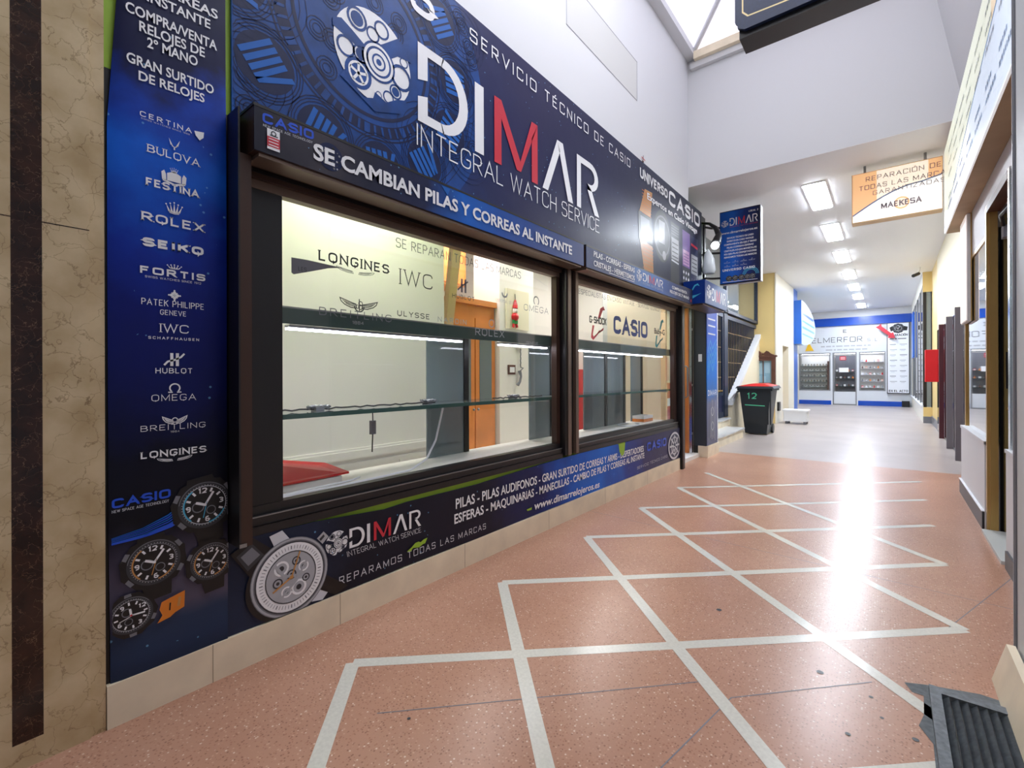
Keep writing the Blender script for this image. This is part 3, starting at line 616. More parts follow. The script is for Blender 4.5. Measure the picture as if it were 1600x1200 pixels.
# printed watches at the foot
CLIP[0] = (.342, .6715, .133, 3.3); g = G()
for i in range(6):
    z_ = .574+i*.0035; q = i*.006
    poly(g, V, [(.342, z_), (.42, z_+.004+q*.3), (.49, z_+.018+q*.7), (.55, z_+.042+q*1.4), (.55, z_+.047+q*1.5), (.49, z_+.0215+q*.75), (.42, z_+.0065+q*.3), (.342, z_+.002)], CLOCKL if i % 2 else BLUEINK, 1+.1*i)
poly(g, V, [(.342, .572), (.43, .575), (.5, .59), (.55, .617), (.55, .634), (.5, .606), (.43, .584), (.342, .578)], BLUEINK, 2)
watch(g, V, (.598, .645), .078, 3, CYAN, .15, True, INKG); watch(g, V, (.45, .488), .07, 8, GOLDINK, .1, True, MGREY); watch(g, V, (.616, .44), .062, 8, GOLDINK, .1, True, MGREY)
watch(g, V, (.388, .338), .055, 14, None, -.9, False, LGREY); g.cut()
poly(g, V, [(.468, .35), (.534, .367), (.532, .312), (.505, .302), (.492, .292), (.456, .284), (.47, .306), (.462, .327)], ORANGE, 20)
stroke(g, V, [(.49, .315), (.492, .34)], .004, BLKINK, 21); stroke(g, V, [(.515, .32), (.519, .35)], .008, GOLDINK, 21)
g.build('printed_watches', t); CLIP[0] = None
g = G(); casio(g, V, .343, .497, .686, .03, BLUEINK, 1, .692); gtext(g, V, 'NEW SPACE AGE TECHNOLOGY', .343, .492, .672, .009, INKG, .12, .2, b1=.677); g.build('lettering', t, 'blue block letters')

# ---------------------------------------------------------------- long low banner under the windows
LB = nebula('low_banner_print', 'Y', .67, 5.45, [(0, (32, 44, 70)), (.1, (16, 20, 36)), (.3, (18, 20, 42)), (.42, (14, 28, 92)), (.5, (6, 84, 186)), (.6, (8, 108, 214)), (.68, (16, 62, 158)), (.76, (34, 38, 98)), (1, (48, 50, 78))], wob=.2, nscale=2.5)
t = thing('low_banner', 'long low dark blue banner under the shop windows above the cream plinth', 'banner', (-1.9, 3, .135))
g = G()
ys = [.674, 1.0, 1.3, 1.36, 1.5, 2.0, 2.3, 2.63, 3.0, 3.4, 3.84, 3.86, 4.0, 4.02, 4.5, 5.0, 5.445]
tp = [.486, .482, .46, .455, .461, .458, .466, .476, .484, .484, .482, .478, .476, .482, .482, .486, .486]
pf = [(-1.899+.003*math.sin(y*7), y) for y in ys]
vf = [(x, y, .138+.002*math.sin(y*5)) for x, y in pf]+[(x, y, z) for (x, y), z in zip(pf, tp)]
n = len(ys); g.mesh(vf, [(i, i+1, n+i+1, n+i) for i in range(n-1)], LB, True); vb = [(x-.005, y, z) for x, y, z in vf]
g.mesh(vb, [(i, n+i, n+i+1, i+1) for i in range(n-1)], BLKINK); g.mesh(vf+vb, [(i, 2*n+i, 2*n+i+1, i+1) for i in range(n-1)]+[(n+i, n+i+1, 3*n+i+1, 3*n+i) for i in range(n-1)], NAVYINK)
g.build('panel', t)
V = facing_hall(-1.8952)
g = G(); dimar(g, V, 1.169, 1.583, .322, .088); gear_logo(g, V, (1.108, .365), .053, 1, LB); g.build('shop_logo', t)
g = G(); gtext(g, V, 'INTEGRAL WATCH SERVICE', 1.16, 1.585, .287, .025, INKG, .09, .3, sp=.16, slant=-.2); g.build('lettering', t)
g = G(); gtext(g, V, 'REPARAMOS TODAS LAS MARCAS', 1.118, 2.083, .176, .034, INKG, .11, .1, sp=.3); g.build('lettering', t)
g = G(); btext(g, V, 'PILAS - PILAS AUDIFONOS - GRAN SURTIDO DE CORREAS Y ARMIS - DESPERTADORES', 1.833, 4.415, .352, .056, INK, .02, 1, .345)
btext(g, V, 'ESFERAS - MAQUINARIAS - MANECILLAS - CAMBIO DE PILAS Y CORREAS AL INSTANTE', 1.822, 4.43, .27, .053, INK, .02, 1, .278); g.build('lettering', t)
g = G(); btext(g, V, 'www.dimarrelojeros.es', 2.58, 3.507, .178, .052, INK, .02, 1, .16, .15); g.build('lettering', t)
g = G(); gtext(g, V, 'SERVICIO TÉCNICO CASIO', 4.26, 5.05, .188, .026, INKG, .12, .12, b1=.2); casio(g, V, 4.5, 5.02, .33, .09, BLUEINK); g.build('lettering', t)
CLIP[0] = (.675, 5.443, .14, .482); g = G()  # silver skeleton watch and its neighbours, all print
c = (.905, .285)
poly(g, V, [(.68, .44), (.76, .485), (.84, .41), (.75, .33)], BLKINK, 1); poly(g, V, [(.7, .425), (.755, .462), (.8, .405), (.74, .36)], DGREY, 2); poly(g, V, [(.715, .42), (.755, .447), (.785, .41), (.742, .38)], MGREY, 3)
poly(g, V, [(.82, .47), (.87, .483), (.9, .44), (.84, .42)], INKG, 1); poly(g, V, [(.94, .16), (1.04, .138), (1.1, .2), (1.03, .26)], INKG, 1); poly(g, V, [(1.01, .2), (1.06, .24), (1.16, .16), (1.1, .14)], BLKINK, 2)
poly(g, V, ell((c[0]-.014, c[1]-.014), .16, .154, 44), BLKINK, 3); disc(g, V, c, .158, MGREY, 4, n=44); ring(g, V, c, .147, .155, LGREY, 5, 44); ring(g, V, c, .138, .142, DGREY, 5, 44); disc(g, V, c, .136, INK, 6, n=44); disc(g, V, c, .1, LGREY, 7, n=36); ring(g, V, c, .1, .104, DGREY, 8)
poly(g, V, [(1.015, .41), (1.045, .432), (1.068, .405), (1.04, .38)], LGREY, 3); poly(g, V, [(1.025, .405), (1.045, .42), (1.05, .41), (1.032, .395)], DGREY, 4)
for i in range(60):
    a_ = 2*PI*i/60; stroke(g, V, [(c[0]+.112*math.cos(a_), c[1]+.112*math.sin(a_)), (c[0]+.126*math.cos(a_), c[1]+.126*math.sin(a_))], .004 if i % 5 == 0 else .002, MGREY, 7)
for dx, dy, r_ in ((-.04, .045, .03), (.02, .06, .018), (.05, .03, .022), (-.055, -.01, .02), (.03, -.05, .032), (-.02, -.055, .022), (.06, -.02, .016), (0, .01, .02)):
    ring(g, V, (c[0]+dx, c[1]+dy), r_*.72, r_, INK if r_ > .021 else DGREY, 8, 16); disc(g, V, (c[0]+dx, c[1]+dy), r_*.35, DGREY, 8, n=10)
stroke(g, V, [(c[0]-.07, c[1]+.07), (c[0]-.03, c[1]+.01), (c[0]+.02, c[1]+.0)], .012, LGREY, 9); stroke(g, V, [(c[0]+.07, c[1]+.06), (c[0]+.02, c[1]-.02), (c[0]-.05, c[1]-.08)], .01, LGREY, 9)
stroke(g, V, [c, (c[0]+.035, c[1]+.095)], .006, GOLDINK, 10); stroke(g, V, [c, (c[0]-.075, c[1]-.04)], .007, GOLDINK, 10); disc(g, V, c, .008, GOLDINK, 11, n=10)
g.cut(); g.cuts.insert(0, 0)
c = (5.27, .3); disc(g, V, c, .19, INKG, 1, ry=.155); disc(g, V, c, .165, NAVYINK, 2, ry=.132); ring(g, V, c, .09, .105, INKG, 3); 
for i in range(8): a_ = 2*PI*i/8; stroke(g, V, [(c[0]+.03*math.cos(a_), c[1]+.03*math.sin(a_)), (c[0]+.15*math.cos(a_), c[1]+.12*math.sin(a_))], .022, INKG, 3)
disc(g, V, (c[0]-.02, c[1]-.05), .05, INKG, 4); ring(g, V, (c[0]-.02, c[1]-.05), .02, .035, NAVYINK, 5)
g.build('printed_watches', t); CLIP[0] = None
g = G(); poly(g, V, [(1.49, .213), (1.52, .226), (1.545, .242), (1.565, .243), (1.58, .236), (1.6, .245), (1.625, .247), (1.61, .222), (1.595, .222), (1.57, .212), (1.53, .22), (1.515, .207)], LIME, 2)
poly(g, V, [(3.86, .482), (4.0, .482), (3.985, .41), (3.965, .37), (3.925, .365), (3.88, .41)], LIME, 2); poly(g, V, [(2.49, .2), (2.55, .202), (2.545, .186), (2.5, .188)], LIME, 2); g.build('torn_patch', t, 'torn spots where the lime backing shows')

# ---------------------------------------------------------------- main sign
MS = nebula('main_sign_print', 'Y', .69, 6.3, [(0, (10, 84, 170)), (.14, (10, 76, 158)), (.24, (20, 32, 84)), (.32, (28, 30, 76)), (.5, (32, 36, 74)), (.75, (36, 42, 70)), (1, (24, 30, 54))], wob=.12, nscale=3, stars=.9)
t = thing('shop_sign', 'long dark blue main shop sign with huge white and red letters above the windows', 'sign', (-1.9, 3.5, 2.08))
g = G(); g.box(-1.911, -1.898, .692, 6.3, 2.08, 3.222, MS); g.build('panel', t)
V = facing_hall(-1.898)
g = G(); c = (1.27, 2.68)
def cp(pts, m, k):
    q = [(min(max(a, .695), 6.29), min(max(b, 2.082), 3.22)) for a, b in pts]
    xs = [a for a, b in q]; zs = [b for a, b in q]
    if max(xs)-min(xs) > 1e-4 and max(zs)-min(zs) > 1e-4: poly(g, V, q, m, k)
def cring(c, r0, r1, m, k, n=48):
    for i in range(n):
        a_ = 2*PI*i/n; b_ = 2*PI*(i+1)/n; cp([(c[0]+r*math.cos(q), c[1]+r*math.sin(q)) for r, q in ((r0, a_), (r1, a_), (r1, b_), (r0, b_))], m, k)
cring(c, 0, .8, CLOCKB, 1, 64)
for r0, r1 in ((.345, .362), (.45, .458), (.69, .694), (.72, .724)): cring(c, r0, r1, CLOCKD, 2, 60)
cring(c, .385, .44, CLOCKD, 2, 60)
for i in range(60):
    a_ = 2*PI*i/60; stroke(g, V, [(c[0]+.39*math.cos(a_), c[1]+.39*math.sin(a_)), (c[0]+.435*math.cos(a_), c[1]+.435*math.sin(a_))], .012 if i % 5 else .03, CLOCKB, 3)
for i in range(12):
    a_ = 2*PI*i/12+.13; x = c[0]+.575*math.cos(a_); y = c[1]+.575*math.sin(a_)
    cring((x, y), 0, .115, CLOCKD, 2, 24)
    for r_ in (.125, .137, .149): cring((x, y), r_, r_+.004, CLOCKD, 3, 24)
    dx = Vector((-math.sin(a_), math.cos(a_))); dr = Vector((math.cos(a_), math.sin(a_)))
    for q in range(-2, 3):
        o_ = Vector((x, y))+dx*q*.032; e0 = o_-dr*.075+dx*(.02*(q > 1)); e1 = o_+dr*.075-dx*(.02*(q > 1))
        n_ = dx*.011; cp([e0-n_, e0+n_, e1+n_, e1-n_], CLOCKL, 4)
for i in range(26):  # scrollwork
    a_ = random.uniform(0, 6.28); r_ = random.choice([.2, .26, .31, .67, .76]); x = c[0]+r_*math.cos(a_); y = c[1]+r_*math.sin(a_)
    for q in range(3): cring((x, y), .018+.014*q, .022+.014*q, CLOCKD, 3, 14)
for x, y in ((.8, 2.62), (.74, 2.25), (1.02, 3.06), (1.62, 2.35), (1.86, 2.72), (.76, 2.95), (1.9, 3.05), (1.95, 2.4)):
    for q in range(6): cring((x, y), .03+.03*q, .033+.03*q, CLOCKD, 3, 22)
g.build('printed_clock', t)
g = G(); gear_logo(g, V, (1.312, 2.612), .212, 6); dimar(g, V, 1.572, 3.515, 2.428, .41, 6); g.build('shop_logo', t)
g = G(); gtext(g, V, 'INTEGRAL WATCH SERVICE', 1.563, 3.522, 2.298, .112, INK, .07, .3, sp=.16, k=6); g.build('lettering', t)
g = G(); gtext(g, V, 'SERVICIO TÉCNICO DE CASIO', 1.959, 4.129, 3.06, .078, INK, .12, .12, sp=.32, k=6); g.build('lettering', t)
g = G(); gtext(g, V, 'S', 1.524, 1.69, 2.985, .2, INK, .17, .36, k=6); g.build('lettering', t)
g = G(); gtext(g, V, 'UNIVERSO', 4.346, 5.08, 3.045, .1, INK, .24, .3, sp=.1, k=8); casio(g, V, 5.12, 6.2, 3.0, .165, INK, 8); btext(g, V, 'Expertos en Casio Vintage', 4.52, 6.1, 2.885, .065, INK, .025, 8, 2.9); g.build('lettering', t)
g = G()  # print: vintage watches
def wstrap(pts, m, k): poly(g, V, pts, m, k)
wstrap([(4.47, 2.97), (4.66, 2.985), (4.61, 2.7), (4.33, 2.7)], GOLDINK, 2); wstrap([(4.34, 2.45), (4.66, 2.43), (4.69, 2.12), (4.46, 2.12)], GOLDINK, 2)
for q in range(8): stroke(g, V, [(4.4, 2.72+q*.032), (4.63, 2.72+q*.032)], .006, ORANGE, 3); stroke(g, V, [(4.42, 2.14+q*.038), (4.68, 2.14+q*.038)], .006, ORANGE, 3)
wstrap([(4.31, 2.72), (4.63, 2.72), (4.66, 2.44), (4.32, 2.44)], DGREY, 3); wstrap([(4.36, 2.68), (4.58, 2.68), (4.6, 2.5), (4.37, 2.5)], MGREY, 4)
disc(g, V, (4.93, 2.6), .24, DGREY, 3, ry=.28); ring(g, V, (4.93, 2.6), .2, .22, MGREY, 4); rect(g, V, 4.83, 5.0, 2.52, 2.76, LGREY, 5); disc(g, V, (4.98, 2.4), .05, LGREY, 5)
for x, m_ in ((5.18, DGREY), (5.56, LILAC), (5.86, NAVYINK)): rect(g, V, x, x+.27, 2.1, 2.83, m_, 3)
rect(g, V, 5.2, 5.43, 2.42, 2.66, LGREY, 4); rect(g, V, 5.58, 5.8, 2.42, 2.6, PINK, 4); rect(g, V, 5.87, 6.12, 2.36, 2.6, LGREY, 4)
rect(g, V, 5.56, 5.83, 2.1, 2.4, DGREY, 4); stroke(g, V, [(5.87, 2.72), (6.12, 2.71)], .03, RED, 4)
for q in range(4): stroke(g, V, [(5.2, 2.7+q*.03), (5.43, 2.7+q*.03)], .008, MGREY, 4); stroke(g, V, [(5.22, 2.45+q*.05), (5.41, 2.45+q*.05)], .012, DGREY, 5); stroke(g, V, [(5.6, 2.45+q*.035), (5.78, 2.45+q*.035)], .01, LILAC, 5); stroke(g, V, [(5.9, 2.4+q*.05), (6.09, 2.4+q*.05)], .012, DGREY, 5)
for i in range(3):
    for j in range(4): disc(g, V, (5.6+i*.085, 2.33-j*.07), .02, INK, 5, n=8); disc(g, V, (5.9+i*.085, 2.29-j*.06), .014, MGREY, 5, n=8)
stroke(g, V, [(5.2, 2.4), (5.43, 2.39)], .02, INKG, 4)
g.build('printed_watches', t)
tag((lambda g: (stroke(g, facing_hall(-1.895), [(4.425, 3.225), (4.43, 3.29)], .012, WOODD), stroke(g, facing_hall(-1.895), [(4.39, 3.262), (4.475, 3.252)], .01, RED), g.box(-1.9, -1.893, 4.415, 4.44, 3.222, 3.235, WOODD), g)[-1])(G()).build('paper_star'), 'tiny red and brown star ornament on the top edge of the long shop sign', 'ornament')

# ---------------------------------------------------------------- shutter boxes over the windows
F1 = nebula('shutter_print_dark', 'Y', .71, 3.01, [(0, (24, 26, 44)), (.12, (64, 60, 70)), (.2, (30, 32, 56)), (.34, (22, 30, 70)), (.46, (10, 98, 196)), (.6, (24, 80, 168)), (.8, (50, 76, 142)), (1, (64, 80, 132))], wob=.2, nscale=4)
F2 = nebula('shutter_print_light', 'Y', 3.04, 5.46, [(0, (58, 72, 116)), (.25, (58, 66, 110)), (.42, (52, 112, 190)), (.6, (44, 92, 176)), (.85, (28, 40, 88)), (1, (24, 34, 72))], wob=.2, nscale=4)
def shutter(y0, y1, pm, label):
    t = thing('shutter_box', label, 'shutter box', (-1.83, (y0+y1)/2, 1.9), 'shutter boxes')
    g = G(); g.box(-1.897, -1.753, y0, y1, 1.907, 2.07, BROWNAL); g.box(-1.9, -1.748, y0-.003, y1+.003, 2.066, 2.076, BLACKAL); g.box(-1.86, -1.76, y0+.02, y1-.02, 1.895, 1.908, BROWNAL2); g.build('casing', t)
    g = G(); g.box(-1.753, -1.749, y0, y1, 1.909, 2.066, pm); g.build('front_panel', t); return t
V = facing_hall(-1.749)
t = shutter(.71, 3.007, F1, 'wide dark shutter box over the large shop window')
g = G(); casio(g, V, .738, .93, 2.016, .036, BLUEINK, 1, 2.026); gtext(g, V, 'NEW SPACE AGE TECHNOLOGY', .74, .925, 2.002, .009, INKG, .12, .2, b1=2.01); g.build('lettering', t, 'blue block letters')
g = G(); btext(g, V, 'SE CAMBIAN PILAS Y CORREAS AL INSTANTE', .927, 2.838, 1.953, .062, INK, .03, 6, 1.958); g.build('lettering', t, 'bold white capitals')
g = G(); disc(g, V, (1.0, 1.985), .055, CLOCKD, 2); 
for i in range(40): a_ = random.uniform(0, 6.28); r_ = .05*math.sqrt(random.random()); disc(g, V, (1.0+r_*math.cos(a_), 1.985+r_*math.sin(a_)), random.uniform(.002, .006), random.choice([BLKINK, MGREY, DGREY, LGREY]), 3, n=6)
poly(g, V, [(1.6, 2.06), (1.66, 2.06), (1.64, 2.02)], CLOCKL, 3); g.build('worn_print', t)
s = thing('alarm_sticker', 'small white and red sticker at the left end of the wide shutter box', 'sticker', (-1.748, .775, 1.926))
g = G(); rect(g, V, .752, .797, 1.926, 2.0, INK, 8); rect(g, V, .752, .797, 1.936, 1.972, RED, 9)
for q in range(3): stroke(g, V, [(.757, 1.942+q*.011), (.792, 1.942+q*.011)], .003, INK, 10)
ring(g, V, (.775, 1.986), .006, .01, DGREY, 9, 12); rect(g, V, .762, .79, 1.976, 1.98, DGREY, 9); g.build('paper', s)
t = shutter(3.045, 5.455, F2, 'narrower blue shutter box over the small shop window')
g = G(); btext(g, V, 'PILAS - CORREAS - ESFERAS', 3.152, 3.887, 2.008, .042, INK, .02, 6); btext(g, V, 'CRISTALES - HERMETISMOS', 3.151, 3.886, 1.938, .042, INK, .02, 6); stroke(g, V, [(3.4, 1.925), (3.88, 1.925)], .005, INK, 6)
btext(g, V, 'COMPRA/VENTA', 4.8, 5.26, 2.0, .03, INK, .02, 6); btext(g, V, 'RELOJES DE 2ª MANO', 4.74, 5.33, 1.95, .03, INK, .02, 6); rect(g, V, 5.38, 5.41, 1.93, 1.96, RED, 6); g.build('lettering', t)
g = G(); gear_logo(g, V, (3.99, 2.0), .055, 1, F2); dimar(g, V, 4.07, 4.56, 1.965, .075, 1); gtext(g, V, 'INTEGRAL WATCH SERVICE', 4.07, 4.56, 1.935, .02, INKG, .09, .3); g.build('shop_logo', t)
# ---------------------------------------------------------------- shop windows
GX = -1.95
WF = glassy('shop_window_glass', (255, 255, 255), 1.0, 0, .0)
def window(name, label, y0, y1, ya, yb):
    """frame from y0 to y1, clear glass from ya to yb"""
    g = G()
    g.box(-1.97, -1.90, y0, y1, .485, .522, BLACKAL); g.box(-1.965, -1.905, y0, y1, .522, .556, BLACKAL); g.box(-1.97, -1.925, y0, y1, .556, .592, BLACKAL)
    g.box(-1.906, -1.9, y0, y1, .518, .5215, STEEL); g.box(-1.912, -1.904, y0, y1, .552, .5565, STEEL)
    g.box(-1.97, -1.925, y0, y1, 1.838, 1.872, BROWNAL2); g.box(-1.965, -1.905, y0, y1, 1.872, 1.892, BROWNAL); g.box(-1.955, -1.9, y0, y1, 1.892, 1.9065, BLACKAL)
    g.box(-1.97, -1.93, y0, ya, .592, 1.838, BLACKAL); g.box(-1.97, -1.925, yb, y1, .592, 1.838, BROWNAL)
    w = G(); f = struct(g, name, label, 'window')
    w.box(GX-.003, GX+.003, ya-.008, yb+.008, .586, 1.846, WF); w.build('pane', f)
    return f
w1 = window('window_1', 'large shop display window with faded brand lettering on its glass', .745, 2.95, .89, 2.905)
w2 = window('window_2', 'smaller shop display window with red and green emblems on its glass', 3.165, 5.42, 3.185, 5.345)
t = thing('shutter_post', 'black and brown upright shutter guide at the left end of the large shop window', 'post', (-1.85, .7, .487), 'shutter posts')
g = G(); g.box(-1.9, -1.80, .676, .682, .487, 2.066, BLACKAL); g.box(-1.898, -1.804, .682, .722, .487, 1.905, BROWNAL); g.box(-1.8, -1.797, .676, .70, .487, .5, STEEL); g.build('guide', t)
g = G(); g.box(-1.93, -1.87, .722, .742, .487, 1.9, BLACKAL); g.build('return', t)
t = thing('shutter_post', 'brown double post between the large and the small shop windows', 'post', (-1.9, 3.05, .5), 'shutter posts')
g = G(); g.box(-1.96, -1.88, 2.955, 2.985, .5, 1.9, BLACKAL); g.box(-1.955, -1.872, 2.985, 3.03, .5, 1.9, BROWNAL2); g.box(-1.97, -1.9, 3.03, 3.095, .5, 1.9, BLACKAL); g.box(-1.955, -1.872, 3.095, 3.135, .5, 1.9, BROWNAL2); g.box(-1.95, -1.9, 3.135, 3.16, .5, 1.9, BROWNAL); g.build('mullion', t)
t = thing('shutter_post', 'dark post reaching the floor at the right end of the small shop window', 'post', (-1.9, 5.5, 0), 'shutter posts')
g = G(); g.box(-1.96, -1.872, 5.456, 5.55, 0, 1.935, BLACKAL); g.box(-1.871, -1.868, 5.47, 5.5, 0, 1.93, BROWNAL); g.build('mullion', t)
# lettering stuck on the glass
V = facing_hall(GX+.0034)
g = G(); gtext(g, V, 'SE REPARAN TODAS LAS MARCAS', 1.469, 2.502, 1.757, .05, MGREY, .09, .3, sp=.18)
gtext(g, V, 'LONGINES', 1.055, 1.426, 1.611, .046, DGREY, .17, .42, .15); wings(g, V, (1.24, 1.59), .2, .026, MGREY)
gtext(g, V, 'IWC', 1.492, 1.712, 1.572, .08, DGREY, .08, .42, .12)
gtext(g, V, 'BREITLING', 1.057, 1.44, 1.371, .036, MGREY, .12, .38, .05, sp=.3); gtext(g, V, '1884', 1.22, 1.28, 1.345, .014, LGREY)
wings(g, V, (1.257, 1.438), .2, .05, DGREY); ring(g, V, (1.257, 1.43), .022, .028, DGREY, 1, 18, PI, 2*PI); stroke(g, V, [(1.257, 1.405), (1.257, 1.465)], .005, DGREY); ring(g, V, (1.264, 1.444), .008, .012, DGREY, 1, 12); ring(g, V, (1.264, 1.427), .009, .013, DGREY, 1, 12); ring(g, V, (1.248, 1.428), .007, .01, DGREY, 1, 12)
gtext(g, V, 'ULYSSE', 1.476, 1.69, 1.408, .028, DGREY, .15, .35, 0, sp=.25); gtext(g, V, 'NARDIN', 1.75, 1.975, 1.403, .028, LGREY, .15, .35, 0, sp=.3)
gtext(g, V, 'ROLEX', 2.052, 2.323, 1.348, .044, LGREY, .12, .42, .1); gtext(g, V, 'OMEGA', 2.536, 2.83, 1.55, .044, MGREY, .09, .42, .06)
ring(g, V, (2.68, 1.63), .026, .034, MGREY, 1, 20, -PI*.28, PI*1.28); gtext(g, V, 'GENEVE', 2.56, 2.7, 1.315, .022, LGREY, .12, .35)
gtext(g, V, 'HUBLOT', 1.861, 2.047, 1.551, .024, DGREY, .14, .35)
for x in (1.93, 1.96): rect(g, V, x, x+.016, 1.59, 1.67, MGREY)
stroke(g, V, [(1.905, 1.6), (1.94, 1.63), (1.99, 1.66)], .009, MGREY)
ring(g, V, (2.33, 1.64), .02, .032, LGREY, 1, 16, PI, 2*PI); gtext(g, V, 'UNIVERSAL GENEVE', 2.24, 2.46, 1.575, .02, LGREY, .1, .3); ring(g, V, (2.2, 1.43), .02, .026, LGREY, 1, 16)
g.build('glass_lettering', w1, 'grey lettering on the glass')
g = G(); poly(g, V, [(.935, 1.6), (1.0, 1.602), (1.08, 1.6), (1.17, 1.597), (1.1, 1.583), (1.02, 1.555), (.945, 1.53), (.935, 1.536)], MGREY); gtext(g, V, 'LES', .965, 1.0, 1.549, .018, DGREY, k=2); g.build('torn_sticker', w1, 'grey torn wedge of film')
g = G(); gtext(g, V, 'ESPECIALISTAS EN CASIO VINTAGE - SERVICIO TECNICO DE CASIO', 3.26, 5.27, 1.762, .042, MGREY, .1, .3, sp=.16, b1=1.80)
casio(g, V, 3.874, 4.64, 1.482, .165, mat('slate_blue_film', (44, 64, 136), .5)); g.build('glass_lettering', w2, 'blue block letters and thin grey text on the glass')
def swoosh(c, w, h, m, word, wc):
    g = G(); x, y = c
    poly(g, V, [(x-.02*w, y+.1*h), (x+.12*w, y+.42*h), (x+.3*w, y+.5*h), (x+.38*w, y+.4*h), (x+.26*w, y+.38*h), (x+.1*w, y+.12*h)], m)
    poly(g, V, [(x-.3*w, y-.1*h), (x-.38*w, y-.45*h), (x-.26*w, y-.52*h), (x-.1*w, y-.4*h), (x+.3*w, y-.12*h), (x+.28*w, y-.2*h), (x+.05*w, y-.22*h), (x-.1*w, y-.36*h), (x-.24*w, y-.42*h), (x-.28*w, y-.36*h), (x-.2*w, y-.1*h)], m)
    if word.isupper(): gtext(g, V, word, x-.46*w, x+.46*w, y-.04*h, .2*h, wc, .22, .15, sp=.12, k=2)
    else: btext(g, V, word, x-.46*w, x+.46*w, y-.04*h, .18*h, wc, .02, 2)
    return g
swoosh((3.585, 1.555), .33, .3, RED, 'G-SHOCK', BLKINK).build('red_emblem', w2, 'red swoosh emblem')
swoosh((4.97, 1.56), .32, .32, mat('teal_print', (24, 140, 150), .4), 'Baby-G', BLKINK).build('teal_emblem', w2, 'teal swoosh emblem')

# ---------------------------------------------------------------- inside the shop
g = G(); g.box(-4.35, -1.98, .6, 7.1, 0.001, .05, WARMWHITE); struct(g, 'floor', 'pale floor inside the watch shop', 'floor')
g = G(); g.box(-4.4, -4.3, .6, 7.1, .05, 2.75, WARMWHITE); struct(g, 'wall_back', 'warm white back wall inside the watch shop', 'wall')
g = G(); g.box(-4.3, -2.0, .56, .66, .05, 2.75, WARMWHITE); struct(g, 'wall_side', 'white side wall inside the shop at the left end', 'wall')
g = G(); g.box(-4.3, -2.22, 7.0, 7.1, .05, 2.75, WARMWHITE); struct(g, 'wall_side', 'white side wall inside the shop at the right end', 'wall')
g = G(); g.box(-4.35, -1.98, .56, 7.1, 2.75, 2.85, WHITE); struct(g, 'ceiling', 'white ceiling inside the watch shop', 'ceiling')
for i, (x, y, lb) in enumerate(((-2.36, 1.7, 'unseen square lamp added to light the left part of the large window'), (-3.4, 3.6, 'square lamp in the shop ceiling near the phone pillar'), (-2.7, 4.9, 'square lamp in the shop ceiling behind the small window'), (-3.3, 6.3, 'square lamp added to brighten the shop nearest its door'))):  # first and last lamps are added to brighten the interior behind the windows
    t = thing('ceiling_lamp', lb, 'ceiling light', (x, y, 2.72), 'lamps in the shop ceiling')
    g = G(); g.box(x-.32, x+.32, y-.32, y+.32, 2.725, 2.75, WHITE); g.build('frame', t); g = G(); g.box(x-.29, x+.29, y-.29, y+.29, 2.72, 2.726, SHOPL); g.build('diffuser', t)
# partition with wainscot behind the large window
t = thing('partition_panel', 'white panelled partition right behind the left half of the large shop window', 'partition', (-2.75, 1.6, .05))
g = G(); g.box(-2.80, -2.75, .66, 2.54, .05, 2.75, WARMWHITE); g.build('board', t)
g = G(); g.box(-2.75, -2.735, .66, 2.54, .61, .625, WARMWHITE); g.box(-2.75, -2.725, .66, 2.54, .56, .61, WARMWHITE); g.box(-2.75, -2.74, .66, 2.54, .5, .53, WARMWHITE)
for y in (.9, 1.5, 2.1): g.box(-2.75, -2.742, y, y+.06, .05, .5, WARMWHITE)
g.build('wainscot_rail', t)
t = thing('window_platform', 'pale low display platform along the bottom of both shop windows', 'display base', (-2.15, 3, .05))
g = G(); g.box(-2.35, -1.98, .68, 5.4, .53, .57, WARMWHITE); g.build('board', t); g = G(); g.box(-2.33, -2.3, .68, 5.4, .05, .53, WARMWHITE); g.build('front', t)
VAL = mat('dark_green_valance', (58, 78, 74), .3)
for y0, y1, lb in ((.78, 2.95, 'dark green strip across the large shop window above the light strip'), (3.17, 5.4, 'dark green strip across the small shop window under the emblems')):
    t = thing('valance', lb, 'valance', (-2.0, (y0+y1)/2, 1.32), 'green valances in the windows')
    g = G(); g.box(-1.995, -1.985, y0, y1, 1.325, 1.398, VAL); g.box(-2.0, -1.983, y0, y1, 1.392, 1.399, STEEL); g.build('board', t)
for y0, y1, lb in ((.95, 2.0, 'white light strip at the left end of the large shop window'), (2.36, 2.9, 'white light strip at the right end of the large shop window'), (3.3, 5.2, 'white light strip in the small shop window')):
    t = thing('light_strip', lb, 'light strip', (-2.03, (y0+y1)/2, 1.29), 'light strips in the windows')
    g = G(); g.box(-2.04, -2.0, y0, y1, 1.312, 1.324, STEEL); g.build('channel', t); g = G(); g.box(-2.035, -2.005, y0, y1, 1.303, 1.312, LEDS); g.build('diffuser', t)
for y0, y1, lb in ((.80, 2.95, 'green edged glass shelf with loose cables in the large shop window'), (3.17, 5.4, 'green edged glass shelf in the small shop window')):
    t = thing('glass_shelf', lb, 'shelf', (-2.14, (y0+y1)/2, .92), 'glass window shelves')
    g = G(); g.box(-2.285, -1.998, y0, y1, .922, .936, GREYPANE); g.build('pane', t); g = G(); g.box(-1.998, -1.99, y0, y1, .917, .938, SHELFGLASS); g.build('front_edge', t, 'dark green edge')
    for y in (y0+.03, y1-.06): 
        b = G(); b.box(-2.28, -2.0, y, y+.02, .902, .9215, STEEL); b.build('bracket', t)
